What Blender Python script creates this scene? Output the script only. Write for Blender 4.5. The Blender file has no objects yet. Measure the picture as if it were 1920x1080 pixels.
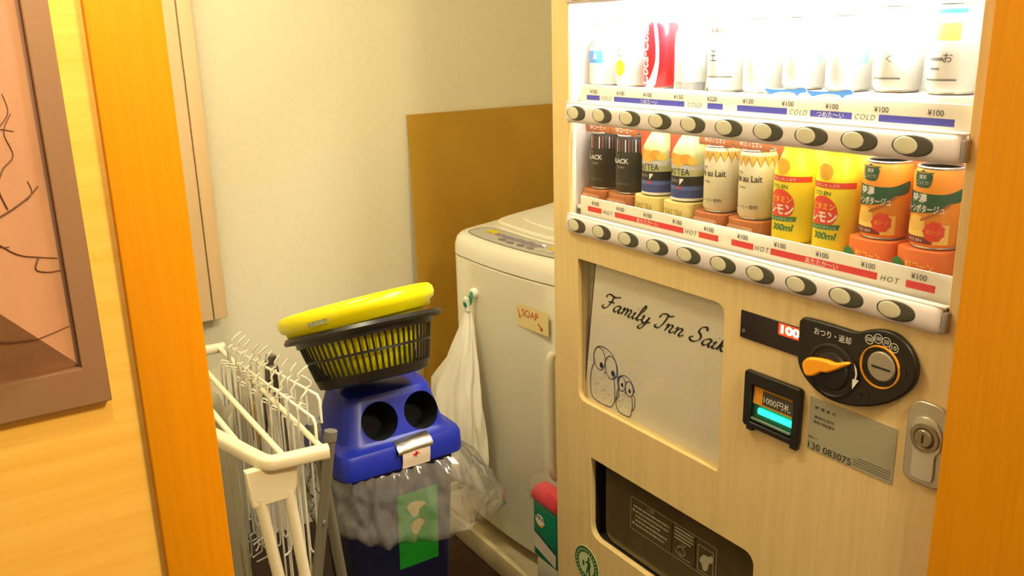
import bpy, bmesh, math, random
from mathutils import Vector, Matrix, noise
random.seed(7)
PI = math.pi
scene = bpy.context.scene
C = scene.collection

# ------------------------------------------------------------------ camera
F_PX, YAW, PITCH, ROLL, CAM_H = 1659.24, 0.57163, 0.27951, -0.025498, 1.45
fw = Vector((math.sin(YAW)*math.cos(PITCH), math.cos(YAW)*math.cos(PITCH), -math.sin(PITCH)))
rt = Vector((math.cos(YAW), -math.sin(YAW), 0))
up = rt.cross(fw)
cr, sr = math.cos(ROLL), math.sin(ROLL)
rt2 = cr*rt + sr*up
up2 = -sr*rt + cr*up
cam_d = bpy.data.cameras.new('camera')
cam = bpy.data.objects.new('camera', cam_d)
C.objects.link(cam)
cam_d.sensor_width = 36.0
cam_d.lens = F_PX*36.0/1920.0
cam_d.clip_start = 0.02
cam.matrix_world = Matrix(((rt2.x, up2.x, -fw.x, 0), (rt2.y, up2.y, -fw.y, 0), (rt2.z, up2.z, -fw.z, CAM_H), (0, 0, 0, 1)))
scene.camera = cam

# ------------------------------------------------------------------ world, big lights, exposure
w = bpy.data.worlds.new('world'); scene.world = w; w.use_nodes = True
bg = w.node_tree.nodes['Background']
bg.inputs[0].default_value = (1.0, 0.82, 0.52, 1); bg.inputs[1].default_value = 0.25

def area(name, loc, target, size, power, col, shape='DISK', size_y=None):
    l = bpy.data.lights.new(name, 'AREA'); l.shape = shape; l.size = size
    if size_y: l.size_y = size_y
    l.energy = power; l.color = col
    o = bpy.data.objects.new(name, l); C.objects.link(o); o.location = loc
    o.rotation_euler = (Vector(target)-Vector(loc)).to_track_quat('-Z', 'Y').to_euler()
    return o
area('hall_ceiling_light', (0.80, -0.45, 2.36), (0.70, -0.30, 0), 0.30, 34, (1.0, 0.85, 0.48))
area('picture_lamp', (0.10, 0.64, 1.69), (0.02, 0.86, 1.36), 0.06, 1.3, (1.0, 0.86, 0.56))
area('laundry_ceiling_light', (0.42, 1.62, 2.36), (0.42, 1.63, 0), 0.35, 11.5, (1.0, 0.91, 0.62))

vs = scene.view_settings
vs.view_transform = 'Standard'; vs.look = 'None'; vs.gamma = 1.0; vs.use_curve_mapping = False
vs.exposure = 0.45

# ------------------------------------------------------------------ materials
def lin(c):
    return tuple(((v/255)/12.92 if v/255 <= 0.04045 else ((v/255+0.055)/1.055)**2.4) for v in c)
MATS = {}
def mat(name, rgb, rough=0.5, metal=0.0, emit=0.0, emit_rgb=None, var=0.0, scale=(40, 40, 40), bump=0.0, rgb2=None, spec=0.5, trans=0.0, coat=0.0, sss=0.0):
    if name in MATS: return MATS[name]
    m = bpy.data.materials.new(name); m.use_nodes = True
    nt = m.node_tree; b = nt.nodes['Principled BSDF']
    c = lin(rgb)
    b.inputs['Base Color'].default_value = (*c, 1)
    b.inputs['Roughness'].default_value = rough
    b.inputs['Metallic'].default_value = metal
    b.inputs['Specular IOR Level'].default_value = spec
    b.inputs['Coat Weight'].default_value = coat
    b.inputs['Transmission Weight'].default_value = trans
    if emit:
        e = lin(emit_rgb or rgb)
        b.inputs['Emission Color'].default_value = (*e, 1); b.inputs['Emission Strength'].default_value = emit
    if var or bump:
        tc = nt.nodes.new('ShaderNodeTexCoord'); mp = nt.nodes.new('ShaderNodeMapping'); nz = nt.nodes.new('ShaderNodeTexNoise')
        mp.inputs['Scale'].default_value = scale
        nz.inputs['Scale'].default_value = 1.0; nz.inputs['Detail'].default_value = 6; nz.inputs['Roughness'].default_value = 0.6
        nt.links.new(tc.outputs['Object'], mp.inputs['Vector']); nt.links.new(mp.outputs['Vector'], nz.inputs['Vector'])
        if var:
            rp = nt.nodes.new('ShaderNodeValToRGB')
            c2 = lin(rgb2) if rgb2 else tuple(x*(1-var) for x in c)
            rp.color_ramp.elements[0].position = 0.32; rp.color_ramp.elements[1].position = 0.68
            rp.color_ramp.elements[0].color = (*c2, 1); rp.color_ramp.elements[1].color = (*c, 1)
            nt.links.new(nz.outputs['Fac'], rp.inputs['Fac']); nt.links.new(rp.outputs['Color'], b.inputs['Base Color'])
        if bump:
            bp = nt.nodes.new('ShaderNodeBump'); bp.inputs['Strength'].default_value = bump; bp.inputs['Distance'].default_value = 0.002
            nt.links.new(nz.outputs['Fac'], bp.inputs['Height']); nt.links.new(bp.outputs['Normal'], b.inputs['Normal'])
    MATS[name] = m
    return m
def clear(name, rgb, opacity, rough=0.08, gloss=1.0, body='diffuse', crinkle=0.0, cscale=60):
    """a thin clear sheet: sees through, reflects at glancing angles, with a little body colour"""
    if name in MATS: return MATS[name]
    m = bpy.data.materials.new(name); m.use_nodes = True
    nt = m.node_tree; nt.nodes.clear()
    out = nt.nodes.new('ShaderNodeOutputMaterial'); tr = nt.nodes.new('ShaderNodeBsdfTransparent')
    gl = nt.nodes.new('ShaderNodeBsdfGlossy'); gl.inputs['Roughness'].default_value = rough
    df = nt.nodes.new('ShaderNodeBsdfDiffuse' if body == 'diffuse' else 'ShaderNodeBsdfTranslucent'); df.inputs['Color'].default_value = (*lin(rgb), 1)
    m1 = nt.nodes.new('ShaderNodeMixShader'); m2 = nt.nodes.new('ShaderNodeMixShader')
    m1.inputs[0].default_value = opacity
    lw = nt.nodes.new('ShaderNodeLayerWeight'); lw.inputs['Blend'].default_value = 0.5
    pw = nt.nodes.new('ShaderNodeMath'); pw.operation = 'POWER'; pw.inputs[1].default_value = 4.0
    ml = nt.nodes.new('ShaderNodeMath'); ml.operation = 'MULTIPLY_ADD'; ml.inputs[1].default_value = 0.9*gloss; ml.inputs[2].default_value = 0.035*gloss
    nt.links.new(lw.outputs['Facing'], pw.inputs[0]); nt.links.new(pw.outputs[0], ml.inputs[0])
    nt.links.new(tr.outputs[0], m1.inputs[1]); nt.links.new(df.outputs[0], m1.inputs[2])
    nt.links.new(ml.outputs[0], m2.inputs[0]); nt.links.new(m1.outputs[0], m2.inputs[1]); nt.links.new(gl.outputs[0], m2.inputs[2])
    nt.links.new(m2.outputs[0], out.inputs['Surface'])
    if crinkle:
        tc = nt.nodes.new('ShaderNodeTexCoord'); mp = nt.nodes.new('ShaderNodeMapping'); mp.inputs['Scale'].default_value = (cscale, cscale, cscale*0.45)
        nz = nt.nodes.new('ShaderNodeTexNoise'); nz.noise_type = 'RIDGED_MULTIFRACTAL'; nz.inputs['Scale'].default_value = 1; nz.inputs['Detail'].default_value = 3
        bp = nt.nodes.new('ShaderNodeBump'); bp.inputs['Strength'].default_value = crinkle; bp.inputs['Distance'].default_value = 0.004
        nt.links.new(tc.outputs['Object'], mp.inputs[0]); nt.links.new(mp.outputs[0], nz.inputs[0]); nt.links.new(nz.outputs[0], bp.inputs['Height'])
        for nd in (gl, df): nt.links.new(bp.outputs[0], nd.inputs['Normal'])
        nt.links.new(bp.outputs[0], lw.inputs['Normal'])
    MATS[name] = m
    return m

# ------------------------------------------------------------------ mesh helpers
class MB:
    def __init__(s): s.v = []; s.f = []
    def add(s, vs, fs):
        n = len(s.v); s.v += [tuple(v) for v in vs]; s.f += [tuple(i+n for i in f) for f in fs]; return s
    def box(s, x0, x1, y0, y1, z0, z1):
        return s.add([(x0,y0,z0),(x1,y0,z0),(x1,y1,z0),(x0,y1,z0),(x0,y0,z1),(x1,y0,z1),(x1,y1,z1),(x0,y1,z1)],
                     [(0,3,2,1),(4,5,6,7),(0,1,5,4),(1,2,6,5),(2,3,7,6),(3,0,4,7)])
    def loft(s, rings, cap=True, closed=True):
        n = len(rings[0]); vs = [p for r in rings for p in r]; fs = []
        for i in range(len(rings)-1):
            for j in range(n if closed else n-1):
                k = (j+1) % n
                fs.append((i*n+j, i*n+k, (i+1)*n+k, (i+1)*n+j))
        if cap:
            fs.append(tuple(range(n-1, -1, -1))); fs.append(tuple((len(rings)-1)*n+j for j in range(n)))
        return s.add(vs, fs)
    def tube(s, path, r, seg=8, cap=True):
        pts = [Vector(p) for p in path]; rings = []; u = None
        for i, p in enumerate(pts):
            a = pts[max(i-1, 0)]; b = pts[min(i+1, len(pts)-1)]
            t = (b-a).normalized()
            if u is None:
                u = t.orthogonal().normalized()
            else:
                u = (u - t*u.dot(t)); u = u.normalized() if u.length > 1e-6 else t.orthogonal().normalized()
            q = t.cross(u)
            rr = r[i] if isinstance(r, (list, tuple)) else r
            rings.append([p + rr*(math.cos(2*PI*k/seg)*u + math.sin(2*PI*k/seg)*q) for k in range(seg)])
        return s.loft(rings, cap)
    def lathe(s, prof, seg=32, cx=0, cy=0, cap=True):
        return s.loft([[(cx+r*math.cos(2*PI*k/seg), cy+r*math.sin(2*PI*k/seg), z) for k in range(seg)] for r, z in prof], cap)
    def mesh(s, name='m', smooth=None, bevel=0, bseg=2):
        m = bpy.data.meshes.new(name); m.from_pydata(s.v, [], s.f)
        bm = bmesh.new(); bm.from_mesh(m)
        bmesh.ops.recalc_face_normals(bm, faces=bm.faces)
        if bevel:
            es = [e for e in bm.edges if len(e.link_faces) == 2 and e.calc_face_angle() > 0.6]
            bmesh.ops.bevel(bm, geom=es, offset=bevel, segments=bseg, affect='EDGES', profile=0.5)
        bm.to_mesh(m); bm.free()
        if smooth is not None or bevel:
            m.shade_smooth(); m.set_sharp_from_angle(angle=smooth if smooth is not None else 0.7)
        return m
def obj(name, mesh, material, parent=None, loc=None, rot=None):
    if isinstance(mesh, MB): mesh = mesh.mesh(name)
    o = bpy.data.objects.new(name, mesh); C.objects.link(o)
    if material is not None:
        if mesh.materials: o.material_slots[0].link = 'OBJECT'; o.material_slots[0].material = material
        else: mesh.materials.append(material)
    if parent is not None: o.parent = parent
    if loc: o.location = loc
    if rot: o.rotation_euler = rot
    return o
def tag(o, label, cat, group=None, kind=None):
    o['label'] = label
    if cat: o['category'] = cat
    if group: o['group'] = group
    if kind: o['kind'] = kind
    return o
def thing(name, label, cat, loc=(0, 0, 0), rz=0, group=None, kind=None):
    o = bpy.data.objects.new(name, None); C.objects.link(o); o.location = loc; o.rotation_euler = (0, 0, rz)
    o.empty_display_size = 0.05
    return tag(o, label, cat, group, kind)
def struct(name, mesh, material, label):
    o = obj(name, mesh, material); o['kind'] = 'structure'; o['label'] = label
    return o
def to_face(m, y=0.0):
    """2-D drawing (x, y, depth) -> stands on the front face: (x, y - depth, z)"""
    m.transform(Matrix(((1, 0, 0, 0), (0, 0, -1, y), (0, 1, 0, 0), (0, 0, 0, 1))))
    return m
def rrect(x0, z0, x1, z1, r=0.0, n=4):
    if not isinstance(r, (list, tuple)) and r <= 0: return [(x0, z0), (x1, z0), (x1, z1), (x0, z1)]
    rs = r if isinstance(r, (list, tuple)) else (r,)*4     # bl br tr tl
    out = []
    for (cx, cz, a0), q in zip(((x0+rs[0], z0+rs[0], PI), (x1-rs[1], z0+rs[1], 1.5*PI), (x1-rs[2], z1-rs[2], 0), (x0+rs[3], z1-rs[3], 0.5*PI)), rs):
        for k in range(n+1):
            a = a0 + k*PI/2/n
            out.append((cx+q*math.cos(a), cz+q*math.sin(a)))
    return out
def ellipse(cx, cz, rx, rz, n=28, a0=0):
    return [(cx+rx*math.cos(a0+2*PI*k/n), cz+rz*math.sin(a0+2*PI*k/n)) for k in range(n)]
def catmull(P, n=6, closed=False):
    P = [Vector(p) for p in P]; out = []; N = len(P)
    for i in range(N if closed else N-1):
        if closed: a, b, c, d = P[(i-1) % N], P[i], P[(i+1) % N], P[(i+2) % N]
        else: a, b, c, d = P[max(i-1, 0)], P[i], P[i+1], P[min(i+2, N-1)]
        for k in range(n):
            t = k/n
            out.append(0.5*((2*b)+(c-a)*t+(2*a-5*b+4*c-d)*t*t+(3*b-a-3*c+d)*t**3))
    if not closed: out.append(P[-1])
    return out
def plate2d(outers, depth=0.0, bevel=0.0):
    """filled 2-D outline(s) with holes -> mesh, extruded to depth"""
    cu = bpy.data.curves.new('outline', 'CURVE'); cu.dimensions = '2D'; cu.fill_mode = 'BOTH'
    cu.extrude = max(0.0, depth/2-bevel); cu.bevel_depth = bevel; cu.bevel_resolution = 2; cu.offset = -bevel
    for pl in outers:
        sp = cu.splines.new('POLY'); sp.points.add(len(pl)-1); sp.use_cyclic_u = True
        for p, q in zip(sp.points, pl): p.co = (q[0], q[1], 0, 1)
    o = bpy.data.objects.new('outline', cu); C.objects.link(o)
    bpy.context.view_layer.update()
    m = bpy.data.meshes.new_from_object(o.evaluated_get(bpy.context.evaluated_depsgraph_get()))
    bpy.data.objects.remove(o); bpy.data.curves.remove(cu)
    if depth: m.shade_smooth(); m.set_sharp_from_angle(angle=0.6)
    return m
def plate(outers, y, depth=0.002, bevel=0.0):
    """plate on a front face: its front surface lies at y - depth (towards the viewer), its back at y"""
    return to_face(plate2d(outers, depth, bevel), y - depth/2)
_tcur = bpy.data.curves.new('type', 'FONT'); _tobj = bpy.data.objects.new('type', _tcur); C.objects.link(_tobj)
_tc = {}
def text2d(s, width=None, height=None, bold=0.0, shear=0.0, spacing=1.0):
    """flat text centred on the origin; width / height in metres"""
    k = (s, bold, shear, spacing)
    if k not in _tc:
        _tcur.body = s; _tcur.size = 1.0; _tcur.offset = bold; _tcur.shear = shear; _tcur.resolution_u = 3; _tcur.space_character = spacing
        bpy.context.view_layer.update()
        m = bpy.data.meshes.new_from_object(_tobj.evaluated_get(bpy.context.evaluated_depsgraph_get()))
        xs = [v.co.x for v in m.vertices]; ys = [v.co.y for v in m.vertices]
        _tc[k] = (m, min(xs), max(xs), min(ys), max(ys))
    m, x0, x1, y0, y1 = _tc[k]
    m = m.copy()
    if width is None: sy = height/(y1-y0); sx = sy
    elif height is None: sx = width/(x1-x0); sy = sx
    else: sx = width/(x1-x0); sy = height/(y1-y0)
    m.transform(Matrix.Diagonal((sx, sy, 1, 1)) @ Matrix.Translation((-(x0+x1)/2, -(y0+y1)/2, 0)))
    return m
def lettering(s, x, z, y, material, parent, width=None, height=None, rot=0.0, name='lettering', **k):
    m = text2d(s, width, height, **k)
    if rot: m.transform(Matrix.Rotation(rot, 4, 'Z'))
    m.transform(Matrix.Translation((x, z, 0)))
    return obj(name, to_face(m, y), material, parent)
def ribbon(paths, wid, nib=None, closed=False):
    """flat pen strokes; nib = (angle, thin share) for a broad pen"""
    mb = MB()
    for P in paths:
        P = [Vector((p[0], p[1])) for p in P]; L = []; R = []
        for i, p in enumerate(P):
            a, b = P[max(i-1, 0)], P[min(i+1, len(P)-1)]
            t = (b-a)
            if t.length < 1e-9: t = Vector((1, 0))
            t.normalize(); nrm = Vector((-t.y, t.x)); h = wid/2
            if nib: h *= nib[1] + (1-nib[1])*abs(t.x*math.sin(nib[0])-t.y*math.cos(nib[0]))**1.3
            L.append((*(p+nrm*h), 0)); R.append((*(p-nrm*h), 0))
        n = len(P)
        mb.add(L+R, [(i, n+i, n+i+1, i+1) for i in range(n-1)])
    m = bpy.data.meshes.new('strokes'); m.from_pydata(mb.v, [], mb.f)
    return m
def wrap(m, r, ang0=0.0):
    """bend a flat drawing (x, y) round a vertical cylinder; x = 0 faces -y turned by ang0; y becomes z"""
    bm = bmesh.new(); bm.from_mesh(m)
    xs = [v.co.x for v in bm.verts]
    if xs:
        x = math.floor(min(xs)/0.004)*0.004
        while x < max(xs):
            bmesh.ops.bisect_plane(bm, geom=bm.verts[:]+bm.edges[:]+bm.faces[:], plane_co=(x, 0, 0), plane_no=(1, 0, 0)); x += 0.004
    for v in bm.verts:
        a = v.co.x/r + ang0; z = v.co.y
        v.co = Vector((r*math.sin(a), -r*math.cos(a), z))
    bm.to_mesh(m); bm.free()
    return m

# ------------------------------------------------------------------ the setting
def wood(name, rgb, rgb2, scale, rough=0.45, fine=0.35):
    if name in MATS: return MATS[name]
    m = mat(name, rgb, rough, spec=0.25)
    nt = m.node_tree; b = nt.nodes['Principled BSDF']
    tc = nt.nodes.new('ShaderNodeTexCoord'); mp = nt.nodes.new('ShaderNodeMapping'); mp.inputs['Scale'].default_value = scale
    nz = nt.nodes.new('ShaderNodeTexNoise'); nz.inputs['Scale'].default_value = 1; nz.inputs['Detail'].default_value = 8; nz.inputs['Roughness'].default_value = 0.65
    nz.inputs['Distortion'].default_value = 0.4
    rp = nt.nodes.new('ShaderNodeValToRGB'); rp.color_ramp.elements[0].position = 0.3; rp.color_ramp.elements[1].position = 0.62
    rp.color_ramp.elements[0].color = (*lin(rgb2), 1); rp.color_ramp.elements[1].color = (*lin(rgb), 1)
    nt.links.new(tc.outputs['Object'], mp.inputs[0]); nt.links.new(mp.outputs[0], nz.inputs[0]); nt.links.new(nz.outputs['Fac'], rp.inputs[0]); nt.links.new(rp.outputs[0], b.inputs['Base Color'])
    return m
M_wall = mat('cream_wallpaper', (232, 226, 200), 0.85, var=0.05, scale=(90, 90, 90), bump=0.06)
M_panel = wood('pale_yellow_veneer', (246, 200, 98), (238, 186, 78), (4, 4, 90), 0.5)
M_post = wood('orange_timber', (222, 148, 6), (214, 138, 3), (160, 160, 5), 0.45)
M_floor = wood('dark_floor_boards', (58, 38, 24), (40, 25, 16), (6, 60, 60), 0.4)
struct('floor', MB().box(-1.6, 1.95, -2.0, 2.52, -0.05, 0), M_floor, 'dark brown floor under the washing machine and rubbish bin')
struct('ceiling', MB().box(-1.6, 1.95, -2.0, 2.52, 2.40, 2.45), M_wall, 'plain cream ceiling')
struct('wall_back', MB().box(0.02, 1.95, 2.42, 2.52, 0, 2.40), M_wall, 'cream papered wall behind the washing machine and bin')
struct('wall_left', MB().box(0.02, 0.12, 0.99, 2.42, 0, 2.40), M_wall, 'cream side wall of the laundry corner')
struct('wall_machine', MB().box(1.85, 1.95, 0.70, 2.42, 0, 2.40), M_wall, 'cream wall behind the vending machine')
struct('wall_panelled', MB().box(-1.6, 0.131, 0.90, 0.99, 0, 2.40), M_panel, 'yellow wood veneer wall carrying the framed branch picture')
struct('trim_1', MB().box(0.131, 0.198, 0.888, 0.995, 0, 2.40).mesh(bevel=0.002), M_post, 'orange timber post closing the yellow veneer wall')
struct('wall_right', MB().box(1.082, 1.95, -2.0, 0.6078, 0, 2.40), M_post, 'orange timber wall beside the vending machine')

# ------------------------------------------------------------------ vending machine (local x along its face, y into it, z up)
MX, MY = 1.1, 1.536
MW, MH, MD = 0.928, 1.83, 0.70
vm = thing('vending_machine', 'beige wood-grain drinks vending machine with lit display beside the washing machine', 'vending machine', (MX, MY, 0), -PI/2)
M_case = wood('beige_woodgrain_film', (224, 198, 142), (214, 186, 128), (60, 60, 3), 0.42)
M_white = mat('white_plastic', (238, 234, 228), 0.4)
M_rail = mat('pearl_white_plastic', (224, 214, 216), 0.3)
M_bezel = mat('charcoal_bezel', (70, 68, 58), 0.45)
M_btn = mat('pale_button', (206, 200, 174), 0.4)
M_black = mat('black_plastic', (24, 18, 14), 0.38)
M_dark = mat('dark_recess', (34, 28, 22), 0.6)
M_ink = mat('black_ink', (30, 26, 24), 0.7)
M_grey_ink = mat('grey_ink', (96, 92, 84), 0.7)
M_wink = mat('white_ink', (240, 238, 230), 0.6)
M_red = mat('red_strip', (214, 48, 48), 0.5)
M_blue = mat('blue_strip', (60, 62, 168), 0.5)
M_strip = mat('cream_strip', (240, 236, 220), 0.5)
M_glass = clear('clear_glass', (255, 255, 255), 0.0, 0.02, 0.6)

WX0, WX1, WZ0, WZ1 = 0.058, 0.904, 1.055, 1.765
PX0, PX1, PZ0, PZ1 = 0.086, 0.505, 0.671, 0.990
FX0, FX1, FZ0, FZ1 = 0.131, 0.600, 0.350, 0.545
cab = MB()
cab.box(0, 0.012, 0.0145, MD, 0.06, MH).box(MW-0.012, MW, 0.0145, MD, 0.06, MH).box(0.012, MW-0.012, MD-0.012, MD, 0.06, MH)
cab.box(0.012, MW-0.012, 0.0145, MD-0.012, MH-0.012, MH).box(0.012, MW-0.012, 0.0145, MD-0.012, 0.06, 0.08)
obj('cabinet', cab, M_case, vm)
for x in (0.05, MW-0.05):
    for y in (0.06, MD-0.06):
        obj('foot', MB().lathe([(0.02, 0), (0.02, 0.05), (0.012, 0.05), (0.012, 0.065)], 12, x, y), M_dark, vm)
front = plate([rrect(0, 0.06, MW, MH, 0.006, 2), rrect(WX0, WZ0, WX1, WZ1, 0.006, 2),
               rrect(PX0, PZ0, PX1, PZ1, (0.022, 0.004, 0.02, 0.004), 4), rrect(FX0, FZ0, FX1, FZ1, (0.03, 0.03, 0.022, 0.002), 4)], 0.014, 0.014, 0.0015)
obj('front_panel', front, M_case, vm)

# display case
back = MB().box(WX0-0.004, WX1+0.004, 0.115, 0.125, WZ0-0.01, WZ1+0.01)
M_back = mat('lit_white_backing', (246, 246, 240), 0.6)
obj('display_backing', back, M_back, vm)
obj('display_side', MB().box(WX0-0.010, WX0-0.002, 0.015, 0.115, WZ0-0.01, WZ1+0.01), M_white, vm)
obj('display_side', MB().box(WX1+0.002, WX1+0.010, 0.015, 0.115, WZ0-0.01, WZ1+0.01), M_white, vm)
ROW = {1: 1.100, 2: 1.326, 3: 1.552}
RAILZ = {1: 1.064, 2: 1.294, 3: 1.524}
for k in (1, 2, 3):
    obj('shelf', MB().box(WX0, WX1, 0.02, 0.114, ROW[k]-0.008, ROW[k]).mesh(bevel=0.001), M_white, vm)
obj('display_top', MB().box(WX0, WX1, 0.02, 0.114, WZ1, WZ1+0.006), M_white, vm)
def tube_lamp(z, strength, y=0.034, r=0.0075):
    o = obj('fluorescent_tube', MB().tube([(WX0+0.03, y, z), (WX1-0.03, y, z)], r, 12).mesh(smooth=0.8),
            mat('tube_glow_%d' % round(strength), (255, 250, 238), emit=strength), vm)
    for x in (WX0+0.002, WX1-0.03):
        obj('tube_cap', MB().tube([(x, y, z), (x+0.028, y, z)], r+0.001, 12).mesh(smooth=0.8), M_white, o)
tube_lamp(ROW[2]-0.020, 10)
tube_lamp(ROW[3]-0.020, 260, 0.026)
tube_lamp(WZ1-0.012, 60)
obj('display_glass', MB().box(WX0-0.002, WX1+0.002, 0.0065, 0.0085, WZ0-0.002, WZ1+0.002), M_glass, vm)

# selection rails with their push buttons
bez_m = None
for k in (1, 2, 3):
    zc = RAILZ[k]; hh = 0.021
    rings = []
    xs = [(WX0-0.006, 0.3), (WX0-0.003, 0.72), (WX0+0.004, 0.93), (WX0+0.014, 1.0), (WX1-0.028, 1.0), (WX1-0.014, 1.0), (WX1-0.008, 0.94), (WX1-0.004, 0.8)]
    for x, s in xs:
        rings.append([(x, 0.004 - 0.015*s*max(0.0, math.cos(a))**0.45, zc + hh*(0.5+0.5*s)*math.sin(a)) for a in [(-0.5+i/14)*PI for i in range(15)]])
    rail = obj('selection_rail', MB().loft(rings).mesh(smooth=0.7), M_rail, vm)
    obj('rail_end_cap', MB().box(WX1-0.004, WX1+0.005, -0.009, 0.004, zc-0.016, zc+0.014).mesh(bevel=0.003), mat('grey_end_cap', (150, 144, 138), 0.4), rail)
    obj('rail_ledge', MB().box(WX0, WX1, -0.007, 0.006, zc+hh-0.003, zc+hh).mesh(bevel=0.001), M_white, rail)
    if bez_m is None:
        def disc(rx, rz, y0, y1, n=32):
            mb = MB(); prof = [(1.0, y0), (1.0, y0+(y1-y0)*0.4), (0.94, y0+(y1-y0)*0.8), (0.84, y1), (0.4, y1+(y1-y0)*0.15)]
            return mb.loft([[(rx*s*math.cos(2*PI*j/n), y, rz*s*math.sin(2*PI*j/n)) for j in range(n)] for s, y in prof]).mesh(smooth=0.9)
        bez_m = disc(0.0310, 0.0145, -0.0100, -0.0118)
        btn_m = disc(0.0185, 0.0120, -0.0110, -0.0124)
        bez_m.materials.append(M_bezel); btn_m.materials.append(M_btn)
    for i in range(10):
        x = 0.0965+0.0820*i
        o = bpy.data.objects.new('button_bezel', bez_m); C.objects.link(o); o.parent = rail; o.location = (x, 0, zc)
        o = bpy.data.objects.new('button', btn_m); C.objects.link(o); o.parent = rail; o.location = (x-0.0090, 0, zc)

# price strips behind the glass
YS = 0.0125
st1 = obj('price_strip', MB().box(0.080, WX1-0.004, YS, YS+0.0025, 1.080, 1.123).mesh(bevel=0.0006), M_strip, vm)
st2 = obj('price_strip', MB().box(0.080, WX1-0.004, YS, YS+0.0025, 1.312, 1.349).mesh(bevel=0.0006), M_strip, vm)
def bars(strip, items, z, h, m):
    for a, b in items: obj('colour_bar', plate([rrect(a, z-h/2, b, z+h/2)], YS-0.0002, 0.0003), m, strip)
def words_on(strip, items, z, h, m, **k):
    for x, s in items: lettering(s, x, z, YS-0.0009, m, strip, height=h, **k)
bars(st1, [(0.105, 0.150), (0.192, 0.386), (0.425, 0.472), (0.503, 0.551), (0.588, 0.785), (0.831, 0.875)], 1.0995, 0.0105, M_red)
words_on(st1, [(0.171, 'HOT'), (0.406, 'HOT'), (0.570, 'HOT'), (0.806, 'HOT')], 1.0995, 0.0085, M_grey_ink, shear=0.25, spacing=1.3)
words_on(st1, [(0.289, 'あたたか〜い'), (0.688, 'あたたか〜い')], 1.0995, 0.0088, M_wink)
words_on(st1, [(x, '¥100') for x in (0.130, 0.209, 0.289, 0.369, 0.449, 0.527, 0.606, 0.688, 0.769, 0.850)], 1.1128, 0.0085, M_ink)
bars(st2, [(0.102, 0.143), (0.187, 0.379), (0.435, 0.470), (0.502, 0.604), (0.648, 0.721), (0.765, 0.876)], 1.3245, 0.0095, M_blue)
words_on(st2, [(0.164, 'COLD'), (0.405, 'COLD'), (0.626, 'COLD'), (0.743, 'COLD')], 1.3245, 0.0078, M_grey_ink, shear=0.25, spacing=1.2)
words_on(st2, [(0.287, 'つめた〜い'), (0.684, 'つめた〜い')], 1.3245, 0.0082, M_wink)
words_on(st2, list(zip((0.124, 0.206, 0.283, 0.364, 0.445, 0.525, 0.605, 0.686, 0.768, 0.849), ('¥100', '¥100', '¥100', '¥150', '¥220', '¥130', '¥100', '¥100', '¥100', '¥100'))), 1.3365, 0.0082, M_ink)

# poster behind its cover
rec = MB()
rec.box(PX0-0.012, PX1+0.012, 0.030, 0.034, PZ0-0.012, PZ1+0.012)
obj('poster_recess', rec, mat('grey_recess', (150, 142, 118), 0.6), vm)
for b in ((PX0-0.012, PX0-0.001, 0.0145, 0.0295, PZ0-0.012, PZ1+0.012), (PX1+0.001, PX1+0.012, 0.0145, 0.0295, PZ0-0.012, PZ1+0.012),
          (PX0-0.001, PX1+0.001, 0.0145, 0.0295, PZ1+0.001, PZ1+0.012), (PX0-0.001, PX1+0.001, 0.0145, 0.0295, PZ0-0.012, PZ0-0.001)):
    obj('recess_edge', MB().box(*b), M_case, vm)
M_paper = mat('poster_paper', (222, 214, 190), 0.6)
poster = obj('poster', plate([[(0.080, 0.664), (0.512, 0.664), (0.512, 0.995), (0.122, 0.995)]], 0.0235, 0.002), M_paper, vm)
obj('poster_edge', plate([[(0.0775, 0.664), (0.0795, 0.664), (0.1215, 0.995), (0.1195, 0.995)]], 0.0250, 0.004), M_ink, poster)
GL = {
 'F': (0.70, [[(.44, .86), (.42, .45), (.32, .08), (.16, 0), (.05, .1), (.12, .2)], [(.03, .68), (.06, .86), (.2, .92), (.5, .84), (.80, .96)], [(.28, .46), (.44, .48), (.60, .52)]]),
 'a': (0.47, [[(.36, .34), (.24, .42), (.08, .30), (.04, .12), (.12, 0), (.25, .08), (.36, .34)], [(.37, .42), (.33, .12), (.39, 0), (.52, .14)]]),
 'm': (0.64, [[(0, .28), (.07, .42), (.10, .34), (.07, 0)], [(.09, .18), (.2, .41), (.29, .36), (.26, 0)], [(.28, .18), (.40, .42), (.49, .34), (.45, .08), (.53, 0), (.66, .14)]]),
 'i': (0.25, [[(0, .26), (.08, .42), (.05, .1), (.12, 0), (.27, .14)], [(.10, .62), (.12, .66)]]),
 'l': (0.25, [[(0, .12), (.16, .6), (.19, .88), (.12, .94), (.06, .6), (.04, .14), (.1, 0), (.27, .14)]]),
 'y': (0.46, [[(0, .28), (.07, .42), (.07, .12), (.16, 0), (.28, .1), (.36, .42)], [(.36, .42), (.31, -.08), (.20, -.40), (.05, -.36), (.14, -.14), (.50, .14)]]),
 'I': (0.52, [[(.38, .88), (.36, .42), (.26, .06), (.1, 0), (.02, .1), (.1, .2)], [(.02, .60), (.08, .84), (.28, .92), (.46, .86), (.64, .96)]]),
 'n': (0.48, [[(0, .28), (.07, .42), (.10, .34), (.07, 0)], [(.09, .18), (.22, .42), (.32, .35), (.28, .08), (.36, 0), (.50, .14)]]),
 'S': (0.60, [[(.54, .78), (.46, .96), (.27, .88), (.24, .62), (.41, .44), (.45, .2), (.3, .02), (.1, .02), (.02, .17), (.14, .25)]]),
 'k': (0.40, [[(0, .12), (.15, .6), (.18, .88), (.11, .94), (.06, .6), (.04, 0)], [(.05, .2), (.2, .43), (.29, .35), (.13, .22), (.25, .02), (.42, .14)]]),
 'o': (0.40, [[(.18, .42), (.04, .3), (.06, .06), (.18, 0), (.3, .14), (.28, .36), (.18, .42)]]),
 ' ': (0.30, [])}
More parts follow.
